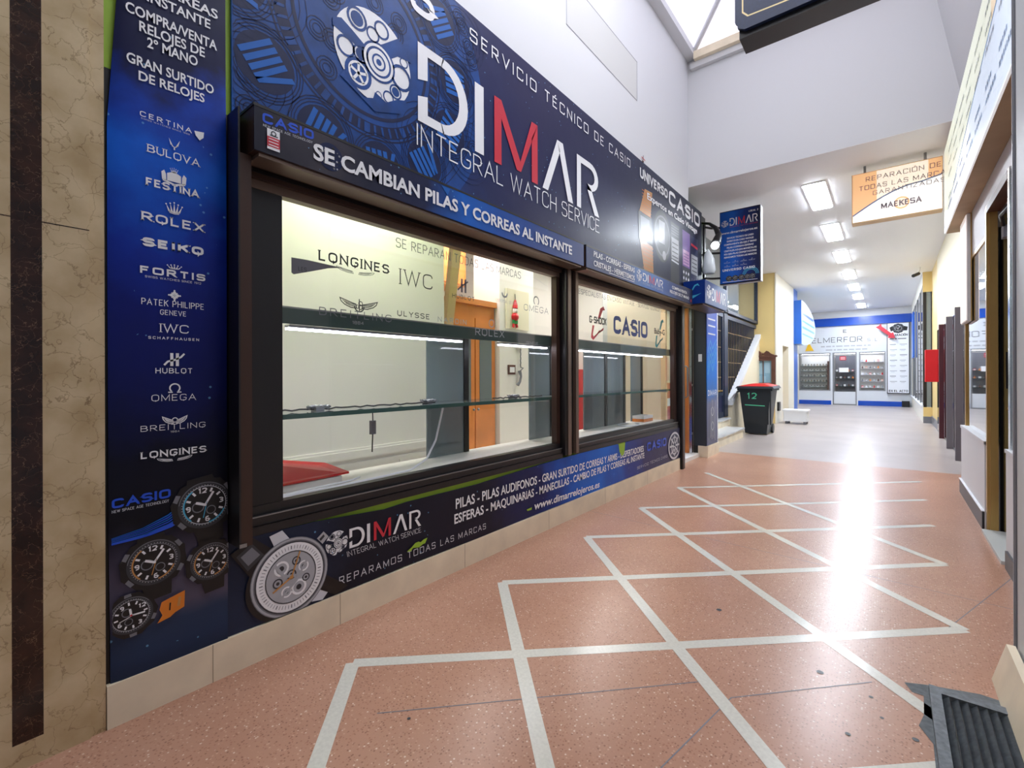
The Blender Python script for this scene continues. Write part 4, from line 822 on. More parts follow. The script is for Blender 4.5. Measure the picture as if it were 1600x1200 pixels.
def rear_panel(y0, y1, z1, lb, x=-2.3):
    t = thing('rear_pane', lb, 'glass pane', (x, (y0+y1)/2, .57), 'smoked panes at the back of the display')
    g = G(); g.box(x-.004, x+.004, y0, y1, .571, z1, GREYPANE); g.build('pane', t)
    g = G(); g.box(x-.012, x+.012, y1, y1+.045, .571, z1, BLACKAL); g.build('stile', t); return t
for a_ in ((1.97, 2.30, 1.36, 'smoked rear pane with a black stile at the right end of the white partition'), (3.06, 3.36, 1.36, 'smoked rear pane at the right end of the large shop window'), (3.94, 4.36, 1.36, 'first smoked rear pane from the left in the small shop window'), (4.43, 4.8, 1.36, 'second smoked rear pane from the left in the small shop window'), (5.0, 5.27, 1.36, 'smoked rear pane at the right end of the small shop window')): rear_panel(*a_)
# wardrobe, pillar with phone, intercom
t = thing('wardrobe', 'tall orange wood wardrobe behind the large shop window', 'wardrobe', (-3.9, 3.7, .05))
g = G(); g.box(-4.298, -3.47, 3.3, 3.965, .05, 1.86, WOODO); g.build('carcass', t)
for y in (3.31, 3.64):
    q = G(); q.box(-3.47, -3.45, y, y+.315, .08, 1.72, WOODO); q = q.build('door', t); p = G(); p.box(-3.45, -3.446, y+.06, y+.255, .8, 1.6, GREYPANE); p.build('pane', q)
    k = G(); k.ball((-3.437, y+(.29 if y < 3.5 else .03), .74), .014, STEEL); k.build('knob', q)
g = G(); g.box(-4.298, -3.43, 3.28, 3.97, 1.861, 1.92, WOODO); g.build('cornice', t)
t = thing('upper_cupboard', 'pale orange wall cupboard above the wardrobe inside the shop', 'cupboard', (-4.1, 3.5, 2.2))
g = G(); g.box(-4.298, -3.9, 3.4, 3.95, 2.15, 2.6, WOODC); g.build('body', t); g = G(); g.box(-3.9, -3.88, 3.42, 3.66, 2.17, 2.58, WOODO); g.build('door', t); g = G(); g.box(-3.9, -3.88, 3.68, 3.93, 2.17, 2.58, WOODO); g.build('door', t)
t = thing('slanted_beam', 'pale slanted wooden board leaning at the right end of the white partition', 'board', (-2.9, 2.75, .05))
g = G(); g.prism([(2.60, .9), (2.67, .9), (2.88, 2.3), (2.78, 2.3)], 'x', -2.93, -2.88, WOODC); g.build('board', t)
tag((lambda g: g.box(-3.8, -3.4, 3.98, 4.62, .051, 2.749, WARMWHITE))(G()).build('pillar'), 'white pillar inside the shop carrying the phone handset and the red framed switch', 'pillar')
t = thing('light_switch', 'white light switch with a dark red frame on the pillar inside the shop', 'switch', (-3.395, 4.18, 1.11))
g = G(); g.box(-3.4, -3.388, 4.12, 4.25, 1.115, 1.225, WOODD); g.build('frame', t); g = G(); g.box(-3.388, -3.38, 4.145, 4.225, 1.138, 1.2, INK); g.build('rocker', t)
t = thing('intercom', 'grey intercom handset hanging by its cord on the pillar inside the shop', 'intercom', (-3.38, 4.33, 1.0))
g = G(); g.box(-3.4, -3.365, 4.28, 4.36, 1.42, 1.55, WARMWHITE); g.build('base', t)
g = G(); g.tube([(-3.375, 4.33+.004*math.sin(i*1.7), 1.42-.014*i) for i in range(17)]+[(-3.36, 4.36, 1.19), (-3.36, 4.31, 1.16)], .007, MGREY); g.build('cord', t)
g = G(); g.tube([(-3.375, 4.31, 1.16), (-3.362, 4.32, 1.09), (-3.362, 4.30, 1.03), (-3.375, 4.27, .99)], [.022, .014, .014, .022], MGREY); g.build('handset', t)
# small figure hanging above the phone
t = thing('hanging_figure', 'small red and green hanging ornament high on the pillar inside the shop', 'ornament', (-3.35, 4.2, 1.66))
g = G(); g.tube([(-3.38, 4.235, 2.05), (-3.37, 4.23, 1.98)], .004, BCABLE); g.build('string', t)
g = G(); g.tube([(-3.37, 4.23, 1.98), (-3.37, 4.225, 1.92), (-3.37, 4.22, 1.88)], [.008, .03, .035], REDP); g.build('hat', t)
g = G(); g.ball((-3.37, 4.22, 1.85), .035, WARMWHITE); g.ball((-3.37, 4.215, 1.78), .05, REDP); g.box(-3.39, -3.35, 4.18, 4.25, 1.7, 1.745, mat('green_felt', (40, 140, 70), .7)); g.build('body', t)
g = G(); g.tube([(-3.37, 4.195, 1.71), (-3.36, 4.18, 1.66)], .014, REDP); g.tube([(-3.37, 4.24, 1.71), (-3.36, 4.25, 1.66)], .014, REDP); g.build('legs', t)
tag((lambda g: g.box(-3.399, -3.38, 4.08, 4.5, 1.64, 2.1, mat('cream_paper', (232, 226, 200), .6)))(G()).build('wall_calendar'), 'cream paper calendar on the pillar behind the red and green ornament', 'calendar')
# things seen through the small window
t = thing('red_cabinet', 'red cabinet seen through the left edge of the small shop window', 'cabinet', (-4.1, 6.7, .05))
g = G(); g.box(-4.25, -3.95, 6.5, 6.95, .05, 1.2, REDP, .02); g.build('body', t); g = G(); g.box(-4.25, -3.94, 6.49, 6.5, .72, .78, WARMWHITE); g.build('band', t)
t = thing('poster', 'dark navy poster with small white marks on the shop wall behind the small window', 'poster', (-2.74, 6.98, 1.0))
g = G(); g.box(-2.84, -2.64, 6.982, 6.998, 1.01, 1.37, NAVYINK); g.build('sheet', t); V6 = facing_viewer(6.982); g = G(); disc(g, V6, (-2.72, 1.27), .016, INK); disc(g, V6, (-2.71, 1.13), .012, INK); g.build('marks', t)
t = thing('door_casing', 'cream wooden door casing on the shop wall seen behind the small window', 'door casing', (-2.75, 6.95, .05))
g = G(); g.box(-3.06, -2.98, 6.95, 6.999, .05, 2.0, WOODC); g.box(-2.54, -2.46, 6.95, 6.999, .05, 2.0, WOODC); g.box(-3.06, -2.46, 6.95, 6.999, 2.0, 2.08, WOODC); g.build('frame', t)
# cables and bits on the shelf and display base
def cable(name, pts, r, m, lb, cat='cable', grp=None):
    o = (lambda g: g.tube(pts, r, m))(G()).build(name); tag(o, lb, cat, grp); return o
def wig(p, q, n, amp, ph): return [(p[0]+(q[0]-p[0])*i/n+amp*.6*math.sin(i*1.9+ph), p[1]+(q[1]-p[1])*i/n, p[2]+(q[2]-p[2])*i/n+amp*abs(math.sin(i*1.3+ph))) for i in range(n+1)]
cable('power_cable', wig((-2.12, .95, .941), (-2.08, 1.85, .941), 26, .008, .3), .004, BCABLE, 'thin dark cable lying along the glass shelf in the large window')
cable('power_cable', wig((-2.1, 2.38, .941), (-2.06, 2.9, .941), 20, .008, 1), .004, BCABLE, 'thin dark cable at the right end of the glass shelf in the large window')
for i, (y, lb) in enumerate(((1.14, 'grey lump of wiring at the left of the glass shelf'), (1.82, 'grey lump of wiring on the glass shelf in front of the smoked pane'), (2.62, 'grey lump of wiring at the right of the glass shelf'))):
    g = G()
    for q in range(4): g.tube([(-2.12+.02*math.sin(k*.9+q), y-.05+.012*k, .944+.016*abs(math.sin(k*.8+q*1.3))) for k in range(10)], .005, STEEL if q % 2 else MGREY)
    g.box(-2.14, -2.09, y-.02, y+.02, .9365, .955, MGREY); tag(g.build('wire_bundle'), lb, 'wires', 'wire bundles on the shelf')
t = thing('inline_switch', 'small grey inline switch hanging on a cord below the glass shelf', 'switch', (-2.15, 1.465, .7))
g = G(); g.tube([(-2.15, 1.467, .917), (-2.148, 1.467, .86)], .003, BCABLE); g.tube([(-2.148, 1.466, .79), (-2.15, 1.465, .74), (-2.149, 1.463, .695)], .0035, BCABLE); g.build('cord', t)
g = G(); g.box(-2.16, -2.138, 1.45, 1.484, .79, .862, MGREY, .005); g.build('housing', t)
cable('white_cable', [(-2.1, 1.93, .92), (-2.1, 1.9, .82), (-2.09, 1.86, .72), (-2.08, 1.78, .62), (-2.06, 1.65, .58), (-2.05, 1.45, .577), (-2.04, 1.2, .577), (-2.05, 1.0, .578), (-2.03, .9, .577)], .006, CABLE, 'white cable dropping from the shelf and curving over the display base')
cable('white_cable', [(-2.06, .8, .577), (-2.08, 1.0, .577), (-2.09, 1.15, .578), (-2.1, 1.3, .577), (-2.14, 1.38, .577)], .005, CABLE, 'short white cable in front of the red box lid')
t = thing('red_box', 'flat red box lying open at the left of the display base', 'box', (-2.28, 1.05, .571))
g = G(); g.box(-2.33, -2.14, .78, 1.28, .571, .6, WARMWHITE); g.build('tray', t)
g = G(); g.mesh([(-2.12, .76, .605), (-2.14, 1.32, .605), (-2.34, 1.30, .63), (-2.34, .76, .74), (-2.12, .76, .615), (-2.14, 1.32, .615), (-2.34, 1.30, .64), (-2.34, .76, .75)], [(3, 2, 1, 0), (4, 5, 6, 7), (0, 1, 5, 4), (1, 2, 6, 5), (2, 3, 7, 6), (3, 0, 4, 7)], REDP); g.build('lid', t, 'red lid')
t = thing('small_box', 'small orange and white box at the right end of the small window display', 'box', (-2.2, 5.15, .571))
g = G(); g.box(-2.28, -2.14, 5.0, 5.25, .571, .605, ORANGE); g.build('base', t); g = G(); g.box(-2.28, -2.14, 5.0, 5.25, .605, .64, INK); g.build('lid', t)
cable('white_cable', [(-2.15, 4.5+.18*math.cos(t_), .577+.002*math.sin(t_*3)) if 0 else (-2.15+.1*math.sin(t_), 4.62+.17*math.cos(t_), .577) for t_ in [i*.35 for i in range(17)]], .006, CABLE, 'loop of white cable on the display base in the small window')

# ---------------------------------------------------------------- shop door, pilaster, blade sign
g = G(); g.box(-2.2, -2.12, 5.56, 6.44, 2.0, 2.1, BROWNAL); g.box(-2.16, -2.1, 5.552, 5.60, .05, 2.0, WOODC); g.box(-2.16, -2.1, 6.36, 6.44, .05, 2.0, WOODO); g.box(-2.1, -2.06, 6.385, 6.44, .0, 2.03, CHROME)
d = struct(g, 'door_1', 'shop entrance door in a chrome and orange wood frame beside the blue pilaster', 'door')
g = G(); g.box(-2.145, -2.135, 5.6, 6.36, .08, 2.0, glassy('door_glass', (240, 250, 255), 1.0, .02)); g.build('pane', d)
g = G(); g.tube([(-2.11, 6.28, .8), (-2.08, 6.28, .82), (-2.08, 6.28, 1.2), (-2.11, 6.28, 1.22)], .012, STEEL); g.build('handle', d)
t = thing('door_poster', 'red and white leaflet standing inside the shop door glass', 'leaflet', (-2.2, 6.1, .05))
g = G(); g.box(-2.24, -2.22, 5.8, 6.34, .05, 1.0, REDP); g.build('sheet', t); g = G(); g.box(-2.22, -2.217, 5.85, 6.3, .7, .8, INK); g.box(-2.22, -2.217, 5.85, 6.3, .15, .5, BLUEINK); g.build('print', t)
for z in (.3, .95, 1.7):
    g = G(); g.box(-2.062, -2.052, 6.38, 6.4, z, z+.03, STEEL); g.build('hinge', d)
DP = nebula('pilaster_print', 'Z', .15, 2.06, [(0, (88, 90, 120)), (.3, (110, 116, 150)), (.36, (40, 110, 190)), (.55, (24, 124, 226)), (.75, (28, 92, 204)), (1, (30, 56, 150))], wob=.15, nscale=6)
t = thing('pilaster', 'blue printed pilaster on a cream base to the right of the shop door', 'pilaster', (-1.95, 6.68, 0))
g = G(); g.box(-2.06, -1.895, 6.452, 6.95, .15, 2.06, mat('charcoal_panel', (44, 50, 58), .45)); g.build('core', t)
g = G(); g.box(-1.895, -1.885, 6.462, 6.93, .155, 2.058, DP); g.box(-1.895, -1.882, 6.93, 6.96, .15, 2.06, WHITE); g.build('printed_front', t)
g = G(); g.box(-2.0, -1.872, 6.45, 6.965, 0, .15, CREAM); g.box(-2.06, -2.0, 6.45, 6.6, 0, .15, BLACKAL); g.build('base', t)
V = facing_hall(-1.885)
g = G(); gtext(g, V, 'DIMAR', 6.5, 6.9, .82, .075, INK, .16, .3); 
for z in (1.86, 1.77, 1.66): stroke(g, V, [(6.52, z), (6.85, z)], .02, INKG)
for q in range(5): ring(g, V, (6.7, .3+q*.1), .05, .062, INKG if q % 2 else MGREY, 2, 14)
for q in range(12): stroke(g, V, [(6.5+.03*q, .22+.03*math.sin(q*2.1)), (6.52+.03*q, .7+.05*math.sin(q*1.3))], .008, random.choice([INKG, MGREY, BLKINK]), 1)
for q in range(4): stroke(g, V, [(6.5, 1.1+q*.1), (6.62, 1.3+q*.09), (6.72, 1.16+q*.1), (6.9, 1.42+q*.06)], .012, CYAN, 1)
g.build('printed_artwork', t)
g = G(); c = mat('white_switch', (225, 228, 230), .4); g.box(-1.99, -1.945, 6.44, 6.452, 1.28, 1.38, c); tag(g.build('wall_switch'), 'small white switch on the dark side of the pilaster by the shop door', 'switch')
t = thing('box_sign', 'blue box sign with white and red letters jutting out over the shop door', 'sign', (-1.77, 6.0, 1.93))
g = G(); g.box(-1.888, -1.645, 5.565, 6.48, 1.93, 2.202, NAVYINK); g.build('housing', t)
g = G(); g.box(-1.88, -1.67, 5.58, 6.46, 1.915, 1.93, BROWNAL2); g.build('underside', t)
PB = nebula('box_sign_print', 'Y', 5.5, 6.5, [(0, (52, 74, 136)), (.5, (66, 88, 144)), (1, (110, 130, 168))], wob=.2, stars=0)
g = G(); g.box(-1.645, -1.639, 5.562, 6.482, 1.932, 2.2, PB); g.build('front_panel', t)
V = facing_hall(-1.639); g = G(); gear_logo(g, V, (5.71, 2.075), .085, 1, PB); dimar(g, V, 5.83, 6.42, 1.99, .15); g.build('shop_logo', t)
SIDEP = mat('box_side_print', (8, 50, 132), .4, spec=.3)
g = G(); g.box(-1.888, -1.645, 5.559, 5.565, 1.932, 2.2, SIDEP); g.build('side_panel', t)
V = facing_viewer(5.559); g = G(); poly(g, V, [(-1.80, 2.08), (-1.76, 2.15), (-1.72, 2.165), (-1.70, 2.13), (-1.725, 2.145), (-1.75, 2.135), (-1.785, 2.08)], CYAN); poly(g, V, [(-1.79, 1.99), (-1.68, 2.05), (-1.73, 2.035), (-1.78, 2.03)], CYAN); g.build('swoosh', t, 'cyan swoosh on the left side')
# blade sign
BS = nebula('blade_print', 'X', -1.75, -1.28, [(0, (16, 88, 190)), (.35, (18, 96, 200)), (.6, (20, 50, 128)), (1, (16, 26, 72))], wob=.5, nscale=5, stars=.4)
t = thing('blade_sign', 'blue projecting sign with a small text list held out on black arms', 'sign', (-1.5, 6.66, 2.31))
g = G(); g.box(-1.752, -1.262, 6.606, 6.72, 2.305, 3.27, LGREY); g.box(-1.755, -1.268, 6.604, 6.61, 2.302, 3.273, BLACKAL); g.build('housing', t)
g = G(); g.box(-1.748, -1.276, 6.6, 6.605, 2.316, 3.262, BS); g.build('front_panel', t)
V = facing_viewer(6.6); g = G(); gear_logo(g, V, (-1.69, 3.105), .045, 1, BS); dimar(g, V, -1.63, -1.295, 3.07, .1); g.build('shop_logo', t)
g = G(); gtext(g, V, 'LOCAL 2', -1.4, -1.29, 3.205, .022, INK, .2, .2); gtext(g, V, 'INTEGRAL WATCH SERVICE', -1.63, -1.295, 3.045, .015, RED, .1, .2); btext(g, V, 'www.dimarrelojeros.es', -1.735, -1.3, 2.97, .03, INK, .02, 1)
for i, s_ in enumerate(('SERVICIO TECNICO DE CASIO', 'EXPERTOS EN CASIO VINTAGE', 'COMPRA/VENTA RELOJES 2º MANO', 'PILAS-CORREAS-ESFERAS', 'CRISTALES-AGUJAS-MANECILLAS', 'RELOJES-PILAS-DESPERTADORES', 'REPARAMOS TODAS LAS MARCAS')):
    d_ = .035 if len(s_) < 26 else 0; btext(g, V, s_, -1.70+d_, -1.31-d_, 2.9-i*.042, .022, INK, .02)
for i, s_ in enumerate(('ROLEX', 'IWC', 'LONGINES', 'HUBLOT', 'OMEGA', 'BREITLING', 'FESTINA')):
    x = -1.7+(i % 4)*.1; z = 2.58-(i//4)*.05; gtext(g, V, s_, x, x+.075, z, .012, INKG, .12, .3); ring(g, V, (x+.037, z+.022), .004, .006, INKG, 1, 8)
gtext(g, V, 'UNIVERSO CASIO', -1.72, -1.33, 2.475, .03, INK, .22, .2, sp=.12); g.build('lettering', t, 'white lettering')
g = G(); 
for r_ in (.06, .075, .09): ring(g, V, (-1.38, 2.4), r_, r_+.006, CYAN, 1, 20, 0, PI)
for x, m_ in ((-1.64, WOODD), (-1.565, WOODD), (-1.49, WOODD), (-1.42, MGREY), (-1.36, MGREY)): watch(g, V, (x, 2.375), .03, 3, None, 0, False, m_)
stroke(g, V, [(-1.72, 2.335), (-1.3, 2.33)], .006, INK, 2); g.build('printed_watches', t)
g = G()
for z in (3.08, 2.74, 2.4): g.tube([(-1.9, 6.45, z-.01), (-1.86, 6.58, z), (-1.755, 6.66, z+.005)], .016, BLACKAL, 6)
g.box(-1.911, -1.899, 6.42, 6.48, 2.38, 3.12, BLACKAL); g.build('arm', t, 'black bracket arms')
# spot lamp aimed back along the sign
t = thing('spot_lamp', 'black spot lamp on an arm lighting the right part of the long shop sign', 'lamp', (-1.66, 6.2, 2.75))
g = G(); g.tube([(-1.908, 6.34, 3.1), (-1.8, 6.3, 3.06), (-1.7, 6.22, 2.96), (-1.66, 6.18, 2.87)], [.014, .018, .03, .034], BLACKAL); g.build('arm', t)
g = G(); g.tube([(-1.655, 6.2, 2.88), (-1.655, 6.13, 2.80), (-1.66, 6.06, 2.72)], [.03, .05, .06], BLACKAL, 12); g.build('head', t)
g = G(); g.ball((-1.662, 6.045, 2.7), .05, mat('lamp_lens', (240, 248, 255), .3, emit=8), sc=(1, .5, 1)); g.build('lens', t, 'bright white lens')
ld = bpy.data.lights.new('spot_lamp_beam', 'SPOT'); ld.energy = 420; ld.color = (.85, .94, 1); ld.spot_size = math.radians(15); ld.spot_blend = 1.0; ld.shadow_soft_size = .03
lo = bpy.data.objects.new('spot_lamp_beam', ld); COL.objects.link(lo); lo.parent = t
src = Vector((-1.64, 5.98, 2.68)); lo.location = src-Vector((-1.66, 6.2, 2.75)); lo.rotation_euler = (Vector((-1.9, 3.9, 2.56))-src).to_track_quat('-Z', 'Y').to_euler()
BAG = mat('white_translucent_plastic', (226, 234, 240), .3)
g = G(); g.tube([(-1.83, 6.33, 2.74), (-1.83, 6.33, 2.68), (-1.82, 6.33, 2.6), (-1.82, 6.33, 2.46), (-1.82, 6.33, 2.42)], [.012, .045, .07, .085, .07], BAG, 10)
tag(g.build('plastic_bag'), 'white plastic bag hanging from the bracket arms left of the projecting sign', 'bag')
# ---------------------------------------------------------------- passage lights
for i, y in enumerate((7.15, 9.1, 11.08, 13.2, 15.15, 17.05, 19.3)):
    o_ = ('nearest', 'second', 'third', 'fourth', 'fifth', 'sixth', 'farthest')[i]
    t = thing('ceiling_light', f'{o_} of the bright rectangular light panels in a row on the passage ceiling', 'ceiling light', (-.7, y, 3.38), 'light panels on the passage ceiling')
    g = G(); g.box(-.82, -.58, y-.54, y+.54, 3.388, 3.4, WHITE); g.build('frame', t); g = G(); g.box(-.805, -.595, y-.52, y+.52, 3.38, 3.3885, LEDM); g.build('diffuser', t)

# ---------------------------------------------------------------- stair recess with gate
g = G(); g.box(-3.5, -3.4, 6.6, 11.87, 0, 3.4, mat('stair_wall_paint', (176, 180, 178), .6)); struct(g, 'wall_stair', 'grey wall behind the iron gate', 'wall')
g = G(); g.box(-3.4, -2.08, 6.56, 6.66, 0, 3.4, mat('recess_paint', (190, 182, 160), .6)); struct(g, 'wall_stair', 'beige wall behind the pilaster of the shop door', 'wall')
t = thing('stone_steps', 'two pale stone steps in front of the dark iron gate', 'steps', (-2.15, 8, 0))
g = G(); g.box(-2.4, -1.99, 6.99, 8.9, .001, .15, CREAM); g.box(-2.4, -1.97, 6.985, 8.93, .15, .175, mat('pale_marble', (214, 216, 218), .25)); g.build('lower_step', t)
g = G(); g.box(-2.44, -2.27, 6.99, 9.16, .176, .29, CREAM); g.box(-2.44, -2.255, 6.985, 9.18, .29, .315, MATS['pale_marble']); g.build('upper_step', t)
def bar(x, y, z0, z1, r=.011): return (lambda g: g.tube([(x, y, z0), (x, y, z1)], r, NAVY, 6))(G())
t = thing('iron_gate', 'dark navy iron gate leaf with thin bars behind the blue pilaster', 'gate', (-2.36, 8.1, .32))
g = G(); g.box(-2.41, -2.37, 7.0, 7.06, .325, 2.24, NAVY); g.box(-2.41, -2.37, 9.08, 9.14, .325, 2.24, NAVY)
for z0, z1 in ((.325, .42), (.72, .78), (2.17, 2.24)): g.box(-2.41, -2.37, 7.06, 9.08, z0, z1, NAVY)
g.build('frame', t); g = G(); g.box(-2.40, -2.38, 7.06, 9.08, .42, .72, NAVYINK); g.build('kick_panel', t)
for i in range(18): bar(-2.39, 7.16+i*.11, .78, 2.17).build('bar', t)
g = G()
for z in (1.05, 1.33, 1.6, 1.9):
    for i in range(17): g.box(-2.396, -2.384, 7.18+i*.11, 7.25+i*.11, z, z+.014, GOLD)
for i in range(18): g.ball((-2.375, 7.16+i*.11, .81), .018, GOLD, 6, 4)
g.build('gilt_links', t)
t = thing('stair_railing', 'dark navy iron railing with thin bars above the sloping stair wall', 'railing', (-2.36, 10.6, .7))
g = G(); g.box(-2.42, -2.36, 9.16, 9.40, .325, 2.28, NAVY); g.box(-2.41, -2.37, 9.40, 11.86, 2.16, 2.23, NAVY); g.build('frame', t)
for i in range(19):
    y = 9.5+i*.122; bar(-2.39, y, .66+(y-9.46)*.575, 2.17).build('bar', t)
g = G()
for z in (1.05, 1.33, 1.6, 1.9):
    for i in range(18):
        y = 9.52+i*.122
        if z > .75+(y-9.46)*.575: g.box(-2.396, -2.384, y, y+.08, z, z+.014, GOLD)
g.build('gilt_links', t)
t = thing('stair_wall', 'cream sloping stair wall with a pale coping behind the wheeled bin', 'stair wall', (-2.3, 10.6, 0))
g = G(); g.prism([(9.44, .001), (11.86, .001), (11.86, 1.97), (9.44, .58)], 'x', -2.38, -2.30, mat('cream_paint', (232, 222, 196), .5)); g.build('panel', t)
g = G(); g.prism([(9.40, .53), (11.86, 1.945), (11.86, 2.03), (9.40, .62)], 'x', -2.39, -2.275, WHITE); g.build('coping', t)
f = thing('window_4', 'dark framed glazing above the iron gate', 'window', (-2.36, 9.5, 2.26), kind='structure')
g = G()
for y in (7.0, 9.2, 11.76): g.box(-2.4, -2.33, y, y+.09, 2.26, 3.395, NAVY)
g.box(-2.4, -2.33, 7.0, 11.85, 2.26, 2.32, NAVY); g.build('frame', f); g = G(); g.box(-2.368, -2.362, 7.05, 11.8, 2.3, 3.395, MIRROR); g.build('pane', f)

# ---------------------------------------------------------------- ochre column, notice board, bin
CW = mat('cream_white_paint', (232, 228, 214), .35)
g = G(); g.box(-4.6, -1.985, 11.87, 12.72, 0, 3.4, YELLOW); g.box(-1.985, -1.97, 11.872, 12.72, 0, 3.4, CW); g.box(-2.6, -1.97, 12.72, 13.55, 1.8, 3.4, CW); g.box(-2.6, -1.97, 13.55, 14.4, 0, 3.4, CW)
g.box(-2.7, -2.6, 12.72, 14.4, 0, 3.4, YELLOW); g.box(-1.99, -1.965, 11.86, 11.875, 0, 3.4, CW)
struct(g, 'wall_column', 'ochre and cream corner wall with a low niche left of the passage', 'wall')
t = thing('notice_board', 'dark wooden glazed notice cabinet with a carved crest on the ochre column behind the bin', 'notice board', (-2.2, 11.8, .8))
g = G()
for x0, x1, z0, z1 in ((-2.47, -2.38, .82, 1.5), (-2.05, -1.97, .82, 1.5), (-2.38, -2.05, .82, .92), (-2.38, -2.05, 1.42, 1.5)): g.box(x0, x1, 11.78, 11.868, z0, z1, WOODD)
g.box(-2.5, -1.94, 11.76, 11.868, 1.5, 1.54, WOODD); g.build('frame', t)
g = G()
for s_ in (-1, 1): g.prism([(-2.22+s_*.24, 1.54), (-2.22+s_*.02, 1.54), (-2.22+s_*.03, 1.60), (-2.22+s_*.07, 1.645), (-2.22+s_*.11, 1.63), (-2.22+s_*.16, 1.58)][::s_], 'y', 11.78, 11.83, WOODD)
g.ball((-2.22, 11.8, 1.575), .025, WOODD); g.build('crest', t)
g = G(); g.box(-2.38, -2.05, 11.85, 11.866, .92, 1.42, mat('paper_blue', (206, 222, 232), .6)); g.build('backing', t)
g = G()
for x, z, w_, h_ in ((-2.36, 1.12, .12, .26), (-2.19, 1.14, .11, .24), (-2.35, .94, .07, .13), (-2.24, .94, .07, .13)): g.box(x, x+w_, 11.845, 11.85, z, z+h_, INK)
g.build('papers', t)
for x0 in (-2.38, -2.215):
    d = G(); d.box(x0, x0+.165, 11.8, 11.806, .92, 1.42, glassy('cabinet_glass', (235, 245, 250), .8)); d = d.build('door', t); k = G(); k.box(x0+(.155 if x0 < -2.3 else 0), x0+(.165 if x0 < -2.3 else .01), 11.79, 11.8, .92, 1.42, WOODD); k.build('stile', d)
BIN = mat('bin_plastic', (34, 40, 46), .4); MINT = mat('mint_paint', (96, 222, 170), .5)
t = thing('wheeled_bin', 'dark wheeled rubbish bin with a red lid and a painted 12 beside the steps', 'bin', (-1.9, 9.75, 0))
g = G(); b0 = [(-2.09, 9.50), (-1.73, 9.50), (-1.73, 9.95), (-2.09, 9.95)]; b1 = [(-2.17, 9.42), (-1.65, 9.42), (-1.65, 10.05), (-2.17, 10.05)]
g.mesh([(x, y, .02) for x, y in b0]+[(x, y, .84) for x, y in b1], [(3, 2, 1, 0), (0, 1, 5, 4), (1, 2, 6, 5), (2, 3, 7, 6), (3, 0, 4, 7)], BIN)
g.box(-2.2, -1.62, 9.39, 10.08, .81, .85, BIN)
for x in (-1.70, -1.66): g.box(x-.01, x+.012, 9.44, 9.47, .2, .8, BIN)
g.build('body', t)
g = G(); g.mesh([(-2.23, 9.36, .85), (-1.59, 9.36, .85), (-1.59, 10.1, .85), (-2.23, 10.1, .85), (-2.2, 9.39, .89), (-1.62, 9.39, .89), (-1.62, 10.07, .9), (-2.2, 10.07, .9)], [(3, 2, 1, 0), (4, 5, 6, 7), (0, 1, 5, 4), (1, 2, 6, 5), (2, 3, 7, 6), (3, 0, 4, 7)], BIN)
g.mesh([(-2.19, 9.4, .891), (-1.63, 9.4, .891), (-1.63, 10.06, .901), (-2.19, 10.06, .901), (-2.0, 9.55, .935), (-1.78, 9.55, .935), (-1.78, 9.95, .94), (-2.0, 9.95, .94)], [(4, 5, 6, 7), (0, 1, 5, 4), (1, 2, 6, 5), (2, 3, 7, 6), (3, 0, 4, 7)], REDP); g.build('lid', t, 'red domed lid on a dark rim')
g = G(); g.tube([(-2.18, 9.52, .8), (-2.23, 9.52, .78), (-2.23, 9.98, .78), (-2.18, 9.98, .8)], .014, BIN); g.build('handle', t)
for x in (-2.1, -1.72):
    g = G(); g.prism(ell((9.98, .09), .088, n=18), 'x', x-.02, x+.02, BLKINK); g.build('wheel', t)
g = G(); V = Pl((0, 9.408, 0), (1, 0, 0), (0, -.1, 1), (0, -1, 0)); V = Pl((0, 9.498, 0), (1, 0, 0), (0, -.0976, 1), (0, -1, 0))
gtext(g, V, '12', -2.04, -1.88, .66, .11, MINT, .14, .4, sp=.3, k=4); stroke(g, V, [(-2.08, .545), (-1.75, .535)], .015, MINT, 4); g.build('painted_number', t, 'mint painted 12 and line')
tag((lambda g: g.box(-1.97, -1.93, 11.98, 12.2, .28, .48, BLKINK, .01))(G()).build('floor_vent'), 'small black square box low on the cream wall right of the bin', 'vent')
t = thing('white_crate', 'low white storage box on feet on the floor right of the bin', 'box', (-1.6, 12.2, 0))
g = G(); g.box(-1.85, -1.4, 12.0, 12.4, .06, .31, WHITE, .015); g.box(-1.87, -1.38, 11.98, 12.42, .28, .315, WHITE, .015); g.build('body', t)
for x in (-1.82, -1.47):
    for y in (12.03, 12.33): f = G(); f.box(x, x+.05, y, y+.05, .001, .06, MGREY); f.build('foot', t)
# blue lit sign and blue door jamb on the left farther down
BLUEP = mat('blue_panel', (20, 92, 190), .3)
g = G(); g.box(-2.15, -1.965, 14.401, 15.0, 0, 3.4, BLUEP); g.box(-2.75, -2.65, 15.0, 20.6, 0, 3.4, CW); g.box(-2.7, -2.15, 14.9, 15.0, 0, 3.4, CW); struct(g, 'wall_blue', 'blue jamb and cream wall on the left near the end shop', 'wall')
t = thing('round_sign', 'blue and white striped half round sign on the left wall near the end shop', 'sign', (-1.95, 16, 1.95))
hp = [(14.45, 1.98), (14.45, 2.98)]+[(14.45+3.9*math.sin(a_), 2.48+.62*math.cos(a_)-.0) for a_ in [PI*i/20 for i in range(1, 20)]]
hp = [(14.45, 3.08)]+[(14.45+3.0*math.sin(a_), 2.5+.6*math.cos(a_)) for a_ in [PI*i/20 for i in range(1, 20)]]+[(14.45, 1.92)]
g = G(); g.prism(hp, 'x', -1.96, -1.8, mat('ice_blue', (196, 222, 244), .35)); g.build('body', t)
V = facing_hall(-1.8); g = G()
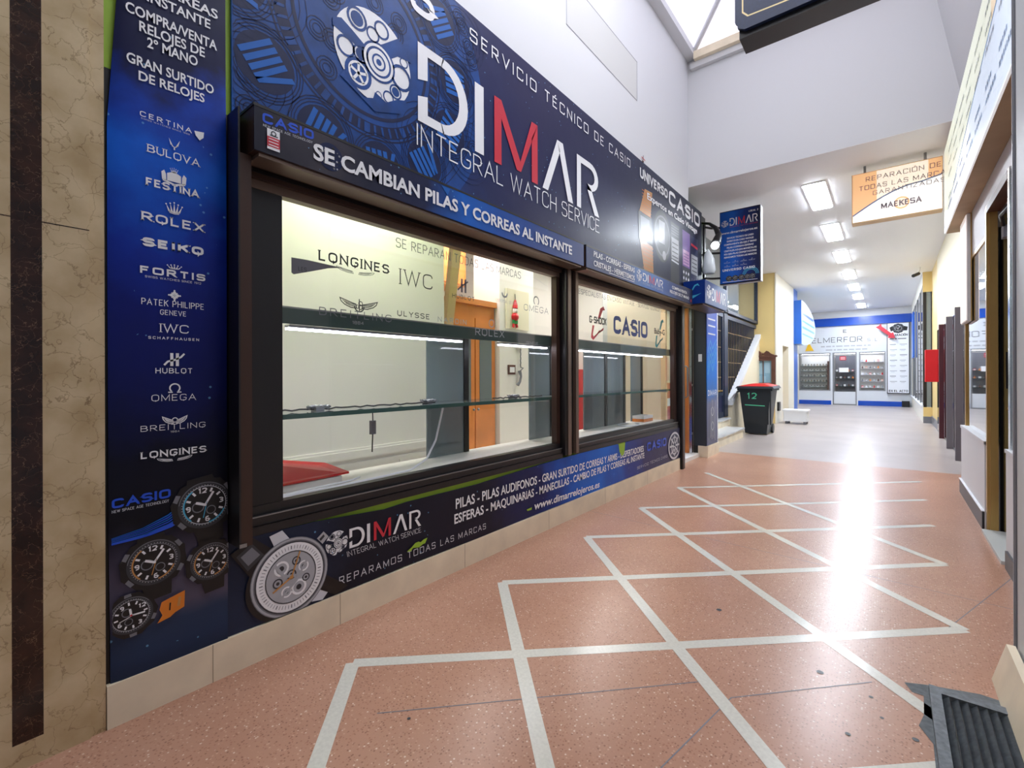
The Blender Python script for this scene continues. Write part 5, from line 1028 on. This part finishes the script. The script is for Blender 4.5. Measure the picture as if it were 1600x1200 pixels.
for z, w_ in ((2.75, .07), (2.55, .05), (2.38, .06), (2.2, .04)): e = 14.45+3.0*math.sqrt(max(0, 1-((z-2.5)/.6)**2))-.2; stroke(g, V, [(14.6, z), (e, z)], w_, BLUEP if z > 2.6 else mat('sky_blue', (104, 170, 226), .35))
g.build('stripes', t); g = G(); g.box(-1.965, -1.795, 14.402, 14.45, 1.92, 3.08, BLUEP); g.build('blue_edge', t, 'deep blue straight edge')
# ---------------------------------------------------------------- end shop across the passage
EY = 20.6; GW = mat('pale_grey_board', (216, 220, 226), .4)
g = G()
for x0, x1, z0, z1 in ((-3.2, 1.0, 1.9, 2.86), (-3.2, -2.66, 0, 1.9), (-1.66, -1.6, 0, 1.9), (-.885, -.82, 0, 1.9), (-.085, 1.0, 0, 1.9), (-2.66, -1.66, 0, .5), (-.82, -.085, 0, .52)): g.box(x0, x1, EY, EY+.12, z0, z1, GW)
struct(g, 'wall_far', 'pale grey front of the end shop', 'wall')
g = G(); g.box(-3.2, 1.0, EY-.06, EY+.1, 2.862, 3.15, mat('strong_blue', (14, 74, 180), .25)); g.box(-3.2, 1.0, EY-.02, EY+.1, 3.151, 3.398, GREYWALL); struct(g, 'trim_3', 'strong blue band over the end shop', 'trim')
g = G(); g.box(-2.65, -1.64, EY-.02, EY-.001, 0.001, .15, MATS['strong_blue']); g.box(-.85, .5, EY-.02, EY-.001, .001, .17, MATS['strong_blue']); struct(g, 'baseboard_far', 'blue skirting of the end shop', 'baseboard')
V = facing_viewer(EY); t = thing('wall_lettering', 'dark thin company lettering on the pale front of the end shop', 'lettering', (-1.2, EY, 2.0))
g = G(); gtext(g, V, 'ELMERFOR', -2.23, -.72, 2.27, .185, DGREY, .1, .15, sp=.18, k=6); gtext(g, V, 'S.L.', -.58, -.24, 2.27, .1, DGREY, .1, .2, sp=.5, k=6); g.build('letters', t)
g = G(); gtext(g, V, 'E', -1.28, -1.17, 2.605, .12, DGREY, .16, 0, k=6); g.build('monogram', t)
g = G()
for z, x0, x1 in ((2.13, -1.95, -.5), (2.0, -1.8, -.55)):
    x = x0
    while x < x1: w_ = random.uniform(.06, .2); stroke(g, V, [(x, z), (x+w_, z)], .045, LGREY, 6); x += w_+.04
g.build('small_letters', t, 'pale grey small letters')
def endwin(name, lb, x0, x1, z0):
    f = thing(name, lb, 'window' if 'window' in name else 'door', ((x0+x1)/2, EY, z0), kind='structure')
    g = G()
    for a_, b_, c_, d_ in ((x0, x0+.04, z0, 1.9), (x1-.04, x1, z0, 1.9), (x0+.04, x1-.04, z0, z0+.04), (x0+.04, x1-.04, 1.86, 1.9)): g.box(a_, b_, EY+.02, EY+.08, c_, d_, STEEL)
    g.build('frame', f); g = G(); g.box(x0+.04, x1-.04, EY+.045, EY+.05, z0+.04, 1.86, GLASS); g.build('pane', f); return f
endwin('window_5', 'left display window of the end shop full of small silvery goods', -2.66, -1.66, .5); endwin('window_6', 'right display window of the end shop with mixed goods', -.82, -.085, .52)
dr = endwin('door_2', 'glazed door of the end shop with a red notice', -1.6, -.885, .001)
g = G(); g.box(-1.56, -.925, EY+.03, EY+.075, .042, .48, GW); g.build('kick_panel', dr)
g = G(); g.box(-3.2, 1.0, EY+.75, EY+.8, 0, 3.4, WARMWHITE); struct(g, 'wall_far', 'white back wall inside the end shop', 'wall')
g = G(); g.box(-3.2, 1.0, EY+.12, EY+.75, 1.9, 1.95, WHITE); struct(g, 'ceiling', 'white soffit inside the end shop windows', 'ceiling')
for x0, x1, lb in ((-2.6, -1.7, 'light strip in the left window of the end shop'), (-1.55, -.95, 'light strip behind the glazed door of the end shop'), (-.78, -.12, 'light strip in the right window of the end shop')):
    t = thing('light_strip', lb, 'light strip', ((x0+x1)/2, EY+.3, 1.86), 'light strips of the end shop'); g = G(); g.box(x0, x1, EY+.26, EY+.34, 1.885, 1.899, STEEL); g.build('channel', t); g = G(); g.box(x0, x1, EY+.27, EY+.33, 1.86, 1.885, LEDS); g.build('diffuser', t)
for x0, x1, zs, lb in ((-2.64, -1.68, (.62, .82, 1.02, 1.22, 1.42), 'left'), (-.8, -.1, (.62, .85, 1.08, 1.31, 1.54), 'right'), (-1.55, -.93, (.66, .95, 1.2), 'middle')):
    t = thing('display_rack', f'shelf rack in the {lb} bay of the end shop', 'shelf rack', ((x0+x1)/2, EY+.5, .5), 'shelf racks of the end shop')
    g = G(); g.box(x0, x1, EY+.56, EY+.58, .001, 1.8, WARMWHITE if lb != 'middle' else MGREY); g.build('back', t)
    for z in zs: g = G(); g.box(x0, x1, EY+.3, EY+.56, z, z+.012, SHELFGLASS if lb != 'right' else WHITE); g.build('shelf', t)
    if lb == 'left': g = G(); g.box(x1-.1, x1, EY+.25, EY+.56, .5, 1.6, WOODD); g.build('side_panel', t)
goods = []
gm = [STEEL, CHROME, BLKINK, INK, DGREY, GOLD]
def good(kind, m):
    g = G()
    if kind == 0: ringp = [(.02*math.cos(a_), 0, .025+.025*math.sin(a_)) for a_ in [2*PI*i/10 for i in range(11)]]; g.tube(ringp, .007, m, 5); g.prism(ell((0, .05), .016, n=10), 'y', -.01, .006, BLKINK)
    elif kind == 1: g.box(-.03, .03, -.03, .03, 0, .07, m, .008); g.box(-.022, .022, -.032, -.03, .015, .05, INK)
    else: g.tube([(0, 0, 0), (0, 0, .03), (0, 0, .05), (0, 0, .08)], [.03, .026, .012, .018], m, 8)
    return g
protos = {}
def put(kind, m, x, y, z, name, lb, cat, grp):
    key = (kind, m.name)
    if key not in protos:
        o = good(kind, m).build(name); protos[key] = o
    else:
        o = protos[key].copy(); COL.objects.link(o); o.name = name
    o.location = (x, y, z); tag(o, lb, cat, grp)
for zi, z in enumerate((.634, .834, 1.034, 1.234, 1.434)):
    for i in range(9): put(0, gm[(i*3+zi*2) % 6], -2.58+i*.095, EY+.4, z, 'wrist_watch', 'small watch standing in the left display window of the end shop', 'watch', 'watches in the left window of the end shop')
cm = [REDP, MGREY, INK, WOODD, LGREY, ORANGE]
for zi, z in enumerate((.632, .862, 1.092, 1.322, 1.552)):
    for i in range(6): put(1+(i+zi) % 2, cm[(i*2+zi) % 6], -.74+i*.112, EY+.42, z, 'gift_box' if (i+zi) % 2 == 0 else 'small_clock', 'small coloured article in the right display window of the end shop', 'article', 'articles in the right window of the end shop')
for zi, z in enumerate((.672, .962, 1.212)):
    for i in range(5): put(1+(i+zi) % 2, cm[(i+zi) % 6], -1.5+i*.12, EY+.42, z, 'gift_box' if (i+zi) % 2 == 0 else 'small_clock', 'small article on the rack behind the glazed door of the end shop', 'article', 'articles behind the door of the end shop')
t = thing('door_notice', 'small red notice stuck on the glazed door of the end shop', 'notice', (-1.29, EY+.02, 1.62)); g = G(); g.box(-1.385, -1.195, EY+.03, EY+.04, 1.62, 1.76, RED); g.build('sheet', t); V2 = facing_viewer(EY+.03); g = G(); stroke(g, V2, [(-1.36, 1.71), (-1.22, 1.71)], .02, INK); stroke(g, V2, [(-1.36, 1.66), (-1.22, 1.66)], .015, INK); g.build('lettering', t)
tag((lambda g: g.box(-1.405, -1.125, EY+.03, EY+.04, 1.185, 1.345, INK))(G()).build('paper_notice'), 'white paper on the glazed door of the end shop below the red notice', 'notice')
t = thing('warning_sign', 'yellow triangular sign above the left window of the end shop', 'sign', (-2.3, EY-.02, 1.98)); g = G(); g.prism([(-2.44, 1.985), (-2.17, 1.985), (-2.33, 2.31)], 'y', EY-.02, EY-.001, mat('sign_yellow', (240, 190, 40), .4)); g.build('board', t)
t = thing('arrow_sign', 'big red arrow pointing down right at the tall white poster of the end shop', 'sign', (-.1, EY-.2, 2.3))
g = G(); g.prism([(-.35, 2.73), (-.27, 2.77), (-.2, 2.84), (-.18, 2.74), (.07, 2.5), (.12, 2.53), (.17, 2.33), (-.02, 2.34), (.0, 2.42), (-.26, 2.66)], 'y', EY-.22, EY-.19, RED); g.build('arrow', t); g = G(); g.box(-.12, -.08, EY-.19, EY-.001, 2.55, 2.59, BLACKAL); g.build('bracket', t)
t = thing('poster_board', 'tall white poster with a black frame and brand columns right of the end shop', 'poster', (.25, EY-.1, .44))
g = G(); g.box(-.05, .545, EY-.1, EY-.001, .44, 2.86, BLACKAL); g.build('frame', t); g = G(); g.box(-.03, .525, EY-.105, EY-.1, .47, 2.84, mat('poster_white', (236, 238, 244), .4)); g.build('sheet', t)
V = facing_viewer(EY-.105); g = G(); watch(g, V, (.25, 2.66), .13, 1, None, 0, False, DGREY); poly(g, V, [(.02, 2.7), (.12, 2.76), (.12, 2.6), (.06, 2.56)], BLKINK); poly(g, V, [(.38, 2.74), (.5, 2.7), (.48, 2.58), (.38, 2.58)], BLKINK); g.build('printed_watch', t)
g = G(); gtext(g, V, 'REPARACIÓN', .0, .5, 2.4, .075, BLKINK, .2, .25, sp=.14); gtext(g, V, 'EN EL ACTO', .0, .5, .5, .075, BLKINK, .2, .25, sp=.16)
for x0_, x1_ in ((.02, .14), (.16, .22), (.24, .46)): stroke(g, V, [(x0_, 2.31), (x1_, 2.31)], .035, MGREY)
for r_ in range(8):
    for c_ in range(2): x = .03+c_*.26; z = 2.12-r_*.18; stroke(g, V, [(x, z), (x+.16+.03*((r_+c_) % 2), z)], .022, LGREY if (r_+c_) % 3 else MGREY); stroke(g, V, [(x+.03, z-.04), (x+.13, z-.04)], .01, LGREY)
g.build('lettering', t, 'black headings and grey brand columns')
tag((lambda g: g.box(.34, .54, EY-.22, EY-.02, .001, .2, BLKINK, .02))(G()).build('black_case'), 'small black box on the floor below the tall white poster', 'box')
# ---------------------------------------------------------------- right side, far to near
g = G(); g.box(.6, 1.2, 14.0, 20.59, 0, .36, CW); g.box(.57, 1.2, 14.0, 20.59, .36, .40, WHITE); g.box(.6, 1.2, 14.02, 20.59, 3.1, 3.399, CW); g.box(.605, .76, 13.985, 14.0, .0, .36, YELLOW); g.box(.6, .76, 13.98, 14.0, 2.95, 3.399, YELLOW)
g.box(.755, 1.2, 12.3, 13.979, 0, 3.399, YELLOW); g.box(.74, .755, 12.3, 13.97, .0, .17, MGREY); g.box(.6, .755, 13.97, 13.985, .0, .15, MGREY); g.box(.6, .66, 20.55, 20.59, .4, 3.1, CW)
struct(g, 'wall_right', 'ochre pilaster and low cream wall on the far right of the passage', 'wall')
f = thing('window_7', 'far right shopfront glazing with thin grey mullions and a glazed corner', 'window', (.62, 17, .4), kind='structure')
g = G(); g.box(.61, .615, 14.05, 20.5, .4, 3.1, MIRROR); g.box(.66, .74, 13.99, 13.995, .37, 2.94, GREYPANE); g.build('pane', f)
g = G()
for y in (14.0, 15.2, 16.6, 18.0, 19.6): g.box(.595, .635, y, y+.07, .4, 3.1, STEEL)
g.box(.605, .66, 13.985, 14.0, .36, 2.95, BLACKAL); g.box(.735, .755, 13.985, 14.0, .36, 2.95, BLACKAL); g.build('mullion', f)
t = thing('blue_strip_sign', 'narrow blue strip sign on the far right glazing', 'sign', (.59, 18.6, 1.8)); g = G(); g.box(.56, .594, 18.2, 19.2, 1.6, 2.95, BLUEP); g.build('panel', t)
t = thing('red_wall_box', 'plain bright red box mounted on the right wall by the ochre pilaster', 'box', (.65, 12.25, .95)); g = G(); g.box(.555, .74, 12.2, 12.36, .95, 1.58, REDP); g.build('casing', t, None, .006); g = G(); g.box(.74, .754, 12.31, 12.35, 1.1, 1.4, STEEL); g.build('bracket', t)
t = thing('security_camera', 'small black security camera under the ceiling on the right of the passage', 'camera', (.5, 13.2, 3.2)); g = G(); g.tube([(.53, 13.3, 3.399), (.52, 13.25, 3.32), (.49, 13.2, 3.26)], .014, WHITE); g.build('arm', t); g = G(); g.tube([(.5, 13.2, 3.25), (.41, 13.05, 3.19)], .035, BLKINK, 10); g.build('body', t)
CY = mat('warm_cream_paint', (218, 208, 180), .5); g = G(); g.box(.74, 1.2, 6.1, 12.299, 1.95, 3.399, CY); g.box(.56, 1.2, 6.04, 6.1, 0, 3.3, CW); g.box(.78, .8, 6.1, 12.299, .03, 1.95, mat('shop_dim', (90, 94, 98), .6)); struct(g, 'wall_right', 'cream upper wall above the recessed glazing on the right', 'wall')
f = thing('window_8', 'recessed glazing on the right of the passage between taupe uprights', 'window', (.74, 9, 0), kind='structure'); g = G(); g.box(.735, .74, 6.12, 12.28, .03, 1.95, MIRROR); g.build('pane', f); g = G(); g.box(.73, .745, 6.1, 12.29, 0.001, .03, STEEL); g.build('rail', f)
for y, x0, m_, lb in ((8.16, .655, GREYPOST, 'nearest taupe metal upright in the recessed glazing on the right'), (9.41, .662, GREYPOST, 'second taupe metal upright in the recessed glazing on the right'), (10.82, .668, mat('maroon_metal', (74, 26, 34), .4), 'dark maroon upright in the recessed glazing near the ochre pilaster')):
    tag((lambda g: g.box(x0, .732, y-.03, y+.03, .001, 1.949, m_))(G()).build('upright_post'), lb, 'post', 'uprights of the recessed glazing')
t = thing('vertical_light_sign', 'narrow white lit sign panel on the right wall before the uprights', 'sign', (.52, 5.9, 1.56)); g = G(); g.box(.528, .556, 5.6, 6.03, 1.56, 2.485, WHITE); g.box(.55, .558, 5.59, 5.6, 1.56, 2.485, GOLD); g.build('frame', t); g = G(); g.box(.522, .528, 5.61, 6.02, 1.57, 2.48, mat('lit_panel', (250, 238, 232), .4, emit=.55)); g.build('face', t)
# display window with low wall
TR = mat('pale_trim', (226, 222, 220), .5)
g = G(); g.box(.525, .62, 4.66, 6.03, 0, .62, WHITE); g.box(.52, .62, 4.66, 6.035, .6, .625, WHITE); g.box(.56, .66, 4.64, 6.03, 2.12, 2.49, TR); struct(g, 'wall_right', 'low white wall below the right display window', 'wall')
g = G(); g.box(.512, .5245, 4.665, 6.03, 0, .125, mat('dark_skirting', (44, 46, 52), .4)); g.box(.508, .5245, 4.665, 6.03, .125, .13, WHITE); struct(g, 'baseboard_right', 'dark skirting below the right display window', 'baseboard')
f = thing('window_9', 'right display window in a thin gold frame mirroring the end shop', 'window', (.57, 5.3, .62), kind='structure')
g = G(); g.box(.556, .58, 4.66, 4.69, .625, 2.12, GOLD); g.box(.55, .58, 5.98, 6.03, .625, 2.12, GOLD); g.box(.556, .58, 4.69, 5.98, 2.09, 2.12, GOLD); g.build('frame', f); g = G(); g.box(.563, .567, 4.69, 5.98, .625, 2.09, MIRROR); g.build('pane', f)
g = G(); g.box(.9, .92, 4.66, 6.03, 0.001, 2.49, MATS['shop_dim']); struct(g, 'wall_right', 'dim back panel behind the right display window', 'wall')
# doorway
f = thing('door_3', 'gold framed doorway on the right with an open olive gold door leaf', 'door', (.6, 4.6, 0), kind='structure')
g = G(); g.box(.53, .585, 4.60, 4.64, .001, 2.27, GOLD); g.box(.545, .585, 4.585, 4.60, .001, 2.27, GOLD); g.box(.53, .6, 3.86, 4.60, 2.22, 2.27, WOODD); g.build('frame', f)
g = G(); g.box(.615, 1.2, 4.6, 4.64, .02, 2.2, OLIVE); l = g.build('leaf', f); g = G(); g.box(.622, .665, 4.585, 4.6, 1.0, 1.25, BLACKAL); g.build('lock_plate', l); g = G(); g.ball((.64, 4.57, .86), .018, GOLD); g.build('knob', l)
g = G(); g.box(.6, .66, 4.5, 4.585, 2.02, 2.1, LGREY); g.tube([(.6, 4.5, 2.1), (.57, 4.35, 2.13), (.62, 4.1, 2.18)], .012, BLACKAL); g.build('door_closer', f)
g = G(); g.box(.5, 1.1, 3.86, 4.58, .001, .022, mat('threshold_stone', (200, 204, 200), .4)); g.build('threshold', f)
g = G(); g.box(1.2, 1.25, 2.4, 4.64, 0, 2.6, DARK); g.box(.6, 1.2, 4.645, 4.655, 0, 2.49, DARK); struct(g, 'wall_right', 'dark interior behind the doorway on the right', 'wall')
g = G(); g.box(.52, .6, 2.43, 3.85, 0, .66, WHITE); g.box(.515, .6, 2.43, 3.855, .65, .67, WHITE); g.box(.56, .66, 2.43, 4.64, 2.27, 2.49, TR); struct(g, 'wall_right', 'low white wall nearest on the right', 'wall')
g = G(); g.box(.508, .5195, 2.43, 3.8, 0, .1, MATS['dark_skirting']); struct(g, 'baseboard_right', 'dark skirting nearest on the right', 'baseboard')
f = thing('window_10', 'nearest right shop window with chrome edges', 'window', (.55, 3.1, .67), kind='structure'); g = G(); g.box(.545, .551, 2.45, 3.8, .67, 2.27, MIRROR); g.build('pane', f); g = G(); g.box(.53, .56, 3.8, 3.85, .67, 2.27, CHROME); g.box(.525, .545, 3.5, 3.54, .67, 2.27, CHROME); g.build('edge', f)
# sloping upper wall and long lit box sign
g = G(); g.box(.56, .9, -1.6, 5.8, 2.491, 3.33, GREYWALL); struct(g, 'wall_right', 'upper wall on the right behind the long light box', 'wall')
g = G(); g.prism([(.56, 3.331), (.9, 3.331), (.9, 5.15), (.27, 5.15), (.30, 4.86)], 'y', -1.6, 5.8, GREYWALL); struct(g, 'wall_right', 'grey white sloping upper wall on the right under the skylight', 'wall')
LBX = mat('lit_white_print', (244, 246, 250), .35, emit=.5)
t = thing('long_light_box', 'long pale light box sign running along the right wall above the shop windows', 'sign', (.5, 4.6, 2.49))
g = G(); g.box(.445, .558, 2.0, 6.3, 2.492, 3.3, mat('sign_underside', (170, 144, 112), .6, noise=.15, nscale=3)); g.build('housing', t)
g = G(); g.box(.434, .445, 2.0, 6.3, 2.492, 3.3, LBX); g.build('face', t)
V = facing_shop(.434); g = G(); PG = mat('pale_green_print', (238, 244, 222), .35, emit=.45); PO = mat('pale_orange_print', (252, 228, 190), .35, emit=.45); PB2 = mat('pale_blue_print', (220, 234, 250), .35, emit=.45)
cur = [(-6.28+4.2*i/14, 2.55+.62*(i/14)**.8) for i in range(15)]
for i in range(14): poly(g, V, [cur[i], cur[i+1], (cur[i+1][0], 3.295), (cur[i][0], 3.295)], PG if i < 9 else PO, 1); poly(g, V, [(cur[i][0], 2.5), (cur[i+1][0], 2.5), cur[i+1], cur[i]], PB2 if i > 5 else LBX, 1)
stroke(g, V, cur, .02, mat('sky_print', (150, 190, 226), .35), 2); g.build('printed_face', t)
g = G(); BG_ = mat('blue_grey_print', (130, 150, 178), .4)
for i in range(9):
    a_ = -2.5-i*.42
    for zz, m_, ww in ((3.14, LGREY, .3), (3.03, LGREY, .22), (2.92, LGREY, .26), (2.64, BG_, .28), (2.72, BG_, .2)):
        x = a_
        while x < a_+ww:
            w_ = random.uniform(.015, .05); stroke(g, V, [(x, zz), (x+w_, zz)], .03, m_, 4); x += w_+.014
g.build('lettering', t, 'small grey lettering')
# hanging lit sign with orange field
t = thing('hanging_light_sign', 'orange and white lit sign hanging across the passage from the right wall', 'sign', (.06, 6.45, 2.77))
ORL = mat('lit_orange_print', (252, 196, 142), .4, emit=.55); WHL = mat('lit_white_face', (255, 252, 246), .4, emit=.7)
g = G(); g.box(-.315, .43, 6.40, 6.53, 2.77, 3.31, WOODC); g.build('housing', t); g = G(); g.box(-.305, .425, 6.393, 6.40, 2.78, 3.3, WHL); g.build('face', t)
V = facing_viewer(6.393); g = G(); cv = [(-.305+.73*i/14, 2.86+.24*math.sin(min(1, i/11)*PI/2)+(.0 if i < 11 else .012*(i-11))) for i in range(15)]
ORP = mat('lit_peach_print', (255, 238, 218), .4, emit=.65)
for i in range(14): poly(g, V, [cv[i], cv[i+1], (cv[i+1][0], 3.3), (cv[i][0], 3.3)], ORL if i < 4 or i > 11 else ORP, 1)
stroke(g, V, [(x, z-.008) for x, z in cv], .014, mat('slate_blue_print', (130, 150, 190), .4), 2); disc(g, V, (.11, 2.91), .065, ORP, 1); ring(g, V, (.11, 2.91), .05, .065, ORL, 2, 20); g.build('printed_face', t)
g = G(); TW = mat('dusk_print', (150, 138, 150), .4); gtext(g, V, 'REPARACIÓN DE', -.19, .42, 3.205, .05, TW, .12, .12, sp=.2, k=4); gtext(g, V, 'TODAS LAS MARCAS', -.25, .5, 3.115, .05, TW, .12, .12, sp=.2, k=4); gtext(g, V, 'GARANTIZADAS', -.13, .45, 3.045, .045, TW, .12, .12, sp=.2, k=4); gtext(g, V, 'MAEKESA', -.06, .27, 2.88, .06, TW, .2, .1, sp=.12, k=5); g.build('lettering', t, 'grey lettering')
g = G(); 
for x in (-.2, .3): g.tube([(x, 6.46, 3.31), (x, 6.46, 3.4)], .012, STEEL)
g.build('hanger', t)
# dark hanging sign overhead
t = thing('overhead_sign', 'dark navy sign board with a thin gold border hanging overhead under the skylight', 'sign', (-.15, 3.2, 3.22))
NV = mat('deep_navy_board', (26, 40, 70), .45, noise=.15, nscale=60)
g = G(); g.prism([(-.755, 4.4), (-.755, 3.34), (-.74, 3.32), (-.74, 3.30), (-.70, 3.275), (.40, 3.275), (.40, 4.4)], 'y', 3.2, 3.225, NV); g.build('front_board', t)
g = G(); g.box(-.735, .38, 3.225, 3.4, 3.24, 4.38, BLKINK); g.build('box', t)
V = facing_viewer(3.2); g = G(); stroke(g, V, [(-.71, 4.38), (-.71, 3.385), (-.68, 3.35), (-.40, 3.335), (.0, 3.335), (.38, 3.335)], .009, mat('cream_gold_line', (224, 204, 150), .4), 1); disc(g, V, (-.43, 3.345), .012, MATS['cream_gold_line'], 2); g.build('border_line', t, 'thin gold border line')
g = G()
for x in (-.4, .15): g.tube([(x, 3.3, 4.38), (x, 3.3, 5.3)], .012, STEEL)
g.build('hanger', t)
# nearest right: white panel, board, floor grate
g = G(); g.box(.352, .9, .55, 2.42, 0, 4.6, mat('panel_white', (206, 210, 212), .5)); g.box(.349, .352, 2.405, 2.42, .1, 4.6, MGREY); g.box(.345, .36, 2.421, 2.428, .1, 4.6, LGREY); struct(g, 'wall_right', 'plain pale panel at the extreme right edge', 'wall')
g = G(); g.prism([(.285, .001), (.345, .001), (.345, .14), (.322, .14)], 'y', .6, 2.39, CREAM); struct(g, 'baseboard_right', 'pale sloped skirting at the bottom right corner', 'baseboard')
t = thing('floor_grate', 'dark metal floor grate with slanted slats at the bottom right corner', 'grate', (.2, 1.75, 0))
IRON = mat('worn_iron', (104, 110, 114), .55, metal=.3, noise=.3, nscale=60); IRD = mat('dark_iron', (72, 78, 82), .5, metal=.3, noise=.35, nscale=50)
g = G(); g.box(.105, .135, 1.3, 2.17, .0025, .022, IRON); g.box(.135, .30, 2.13, 2.17, .0025, .022, IRON); g.box(.135, .30, 2.172, 2.19, .0025, .012, IRON); g.box(.135, .3, 1.3, 1.33, .0025, .022, IRON); g.build('frame', t)
g = G(); g.box(.135, .3, 1.33, 2.13, .0016, .0035, BLKINK); g.build('pit', t)
for i in range(7):
    x = .137+i*.0225; g = G(); g.prism([(x, .004), (x+.004, .0035), (x+.019, .016), (x+.016, .0195)], 'y', 1.33, 2.13, IRD); g.build('slat', t)
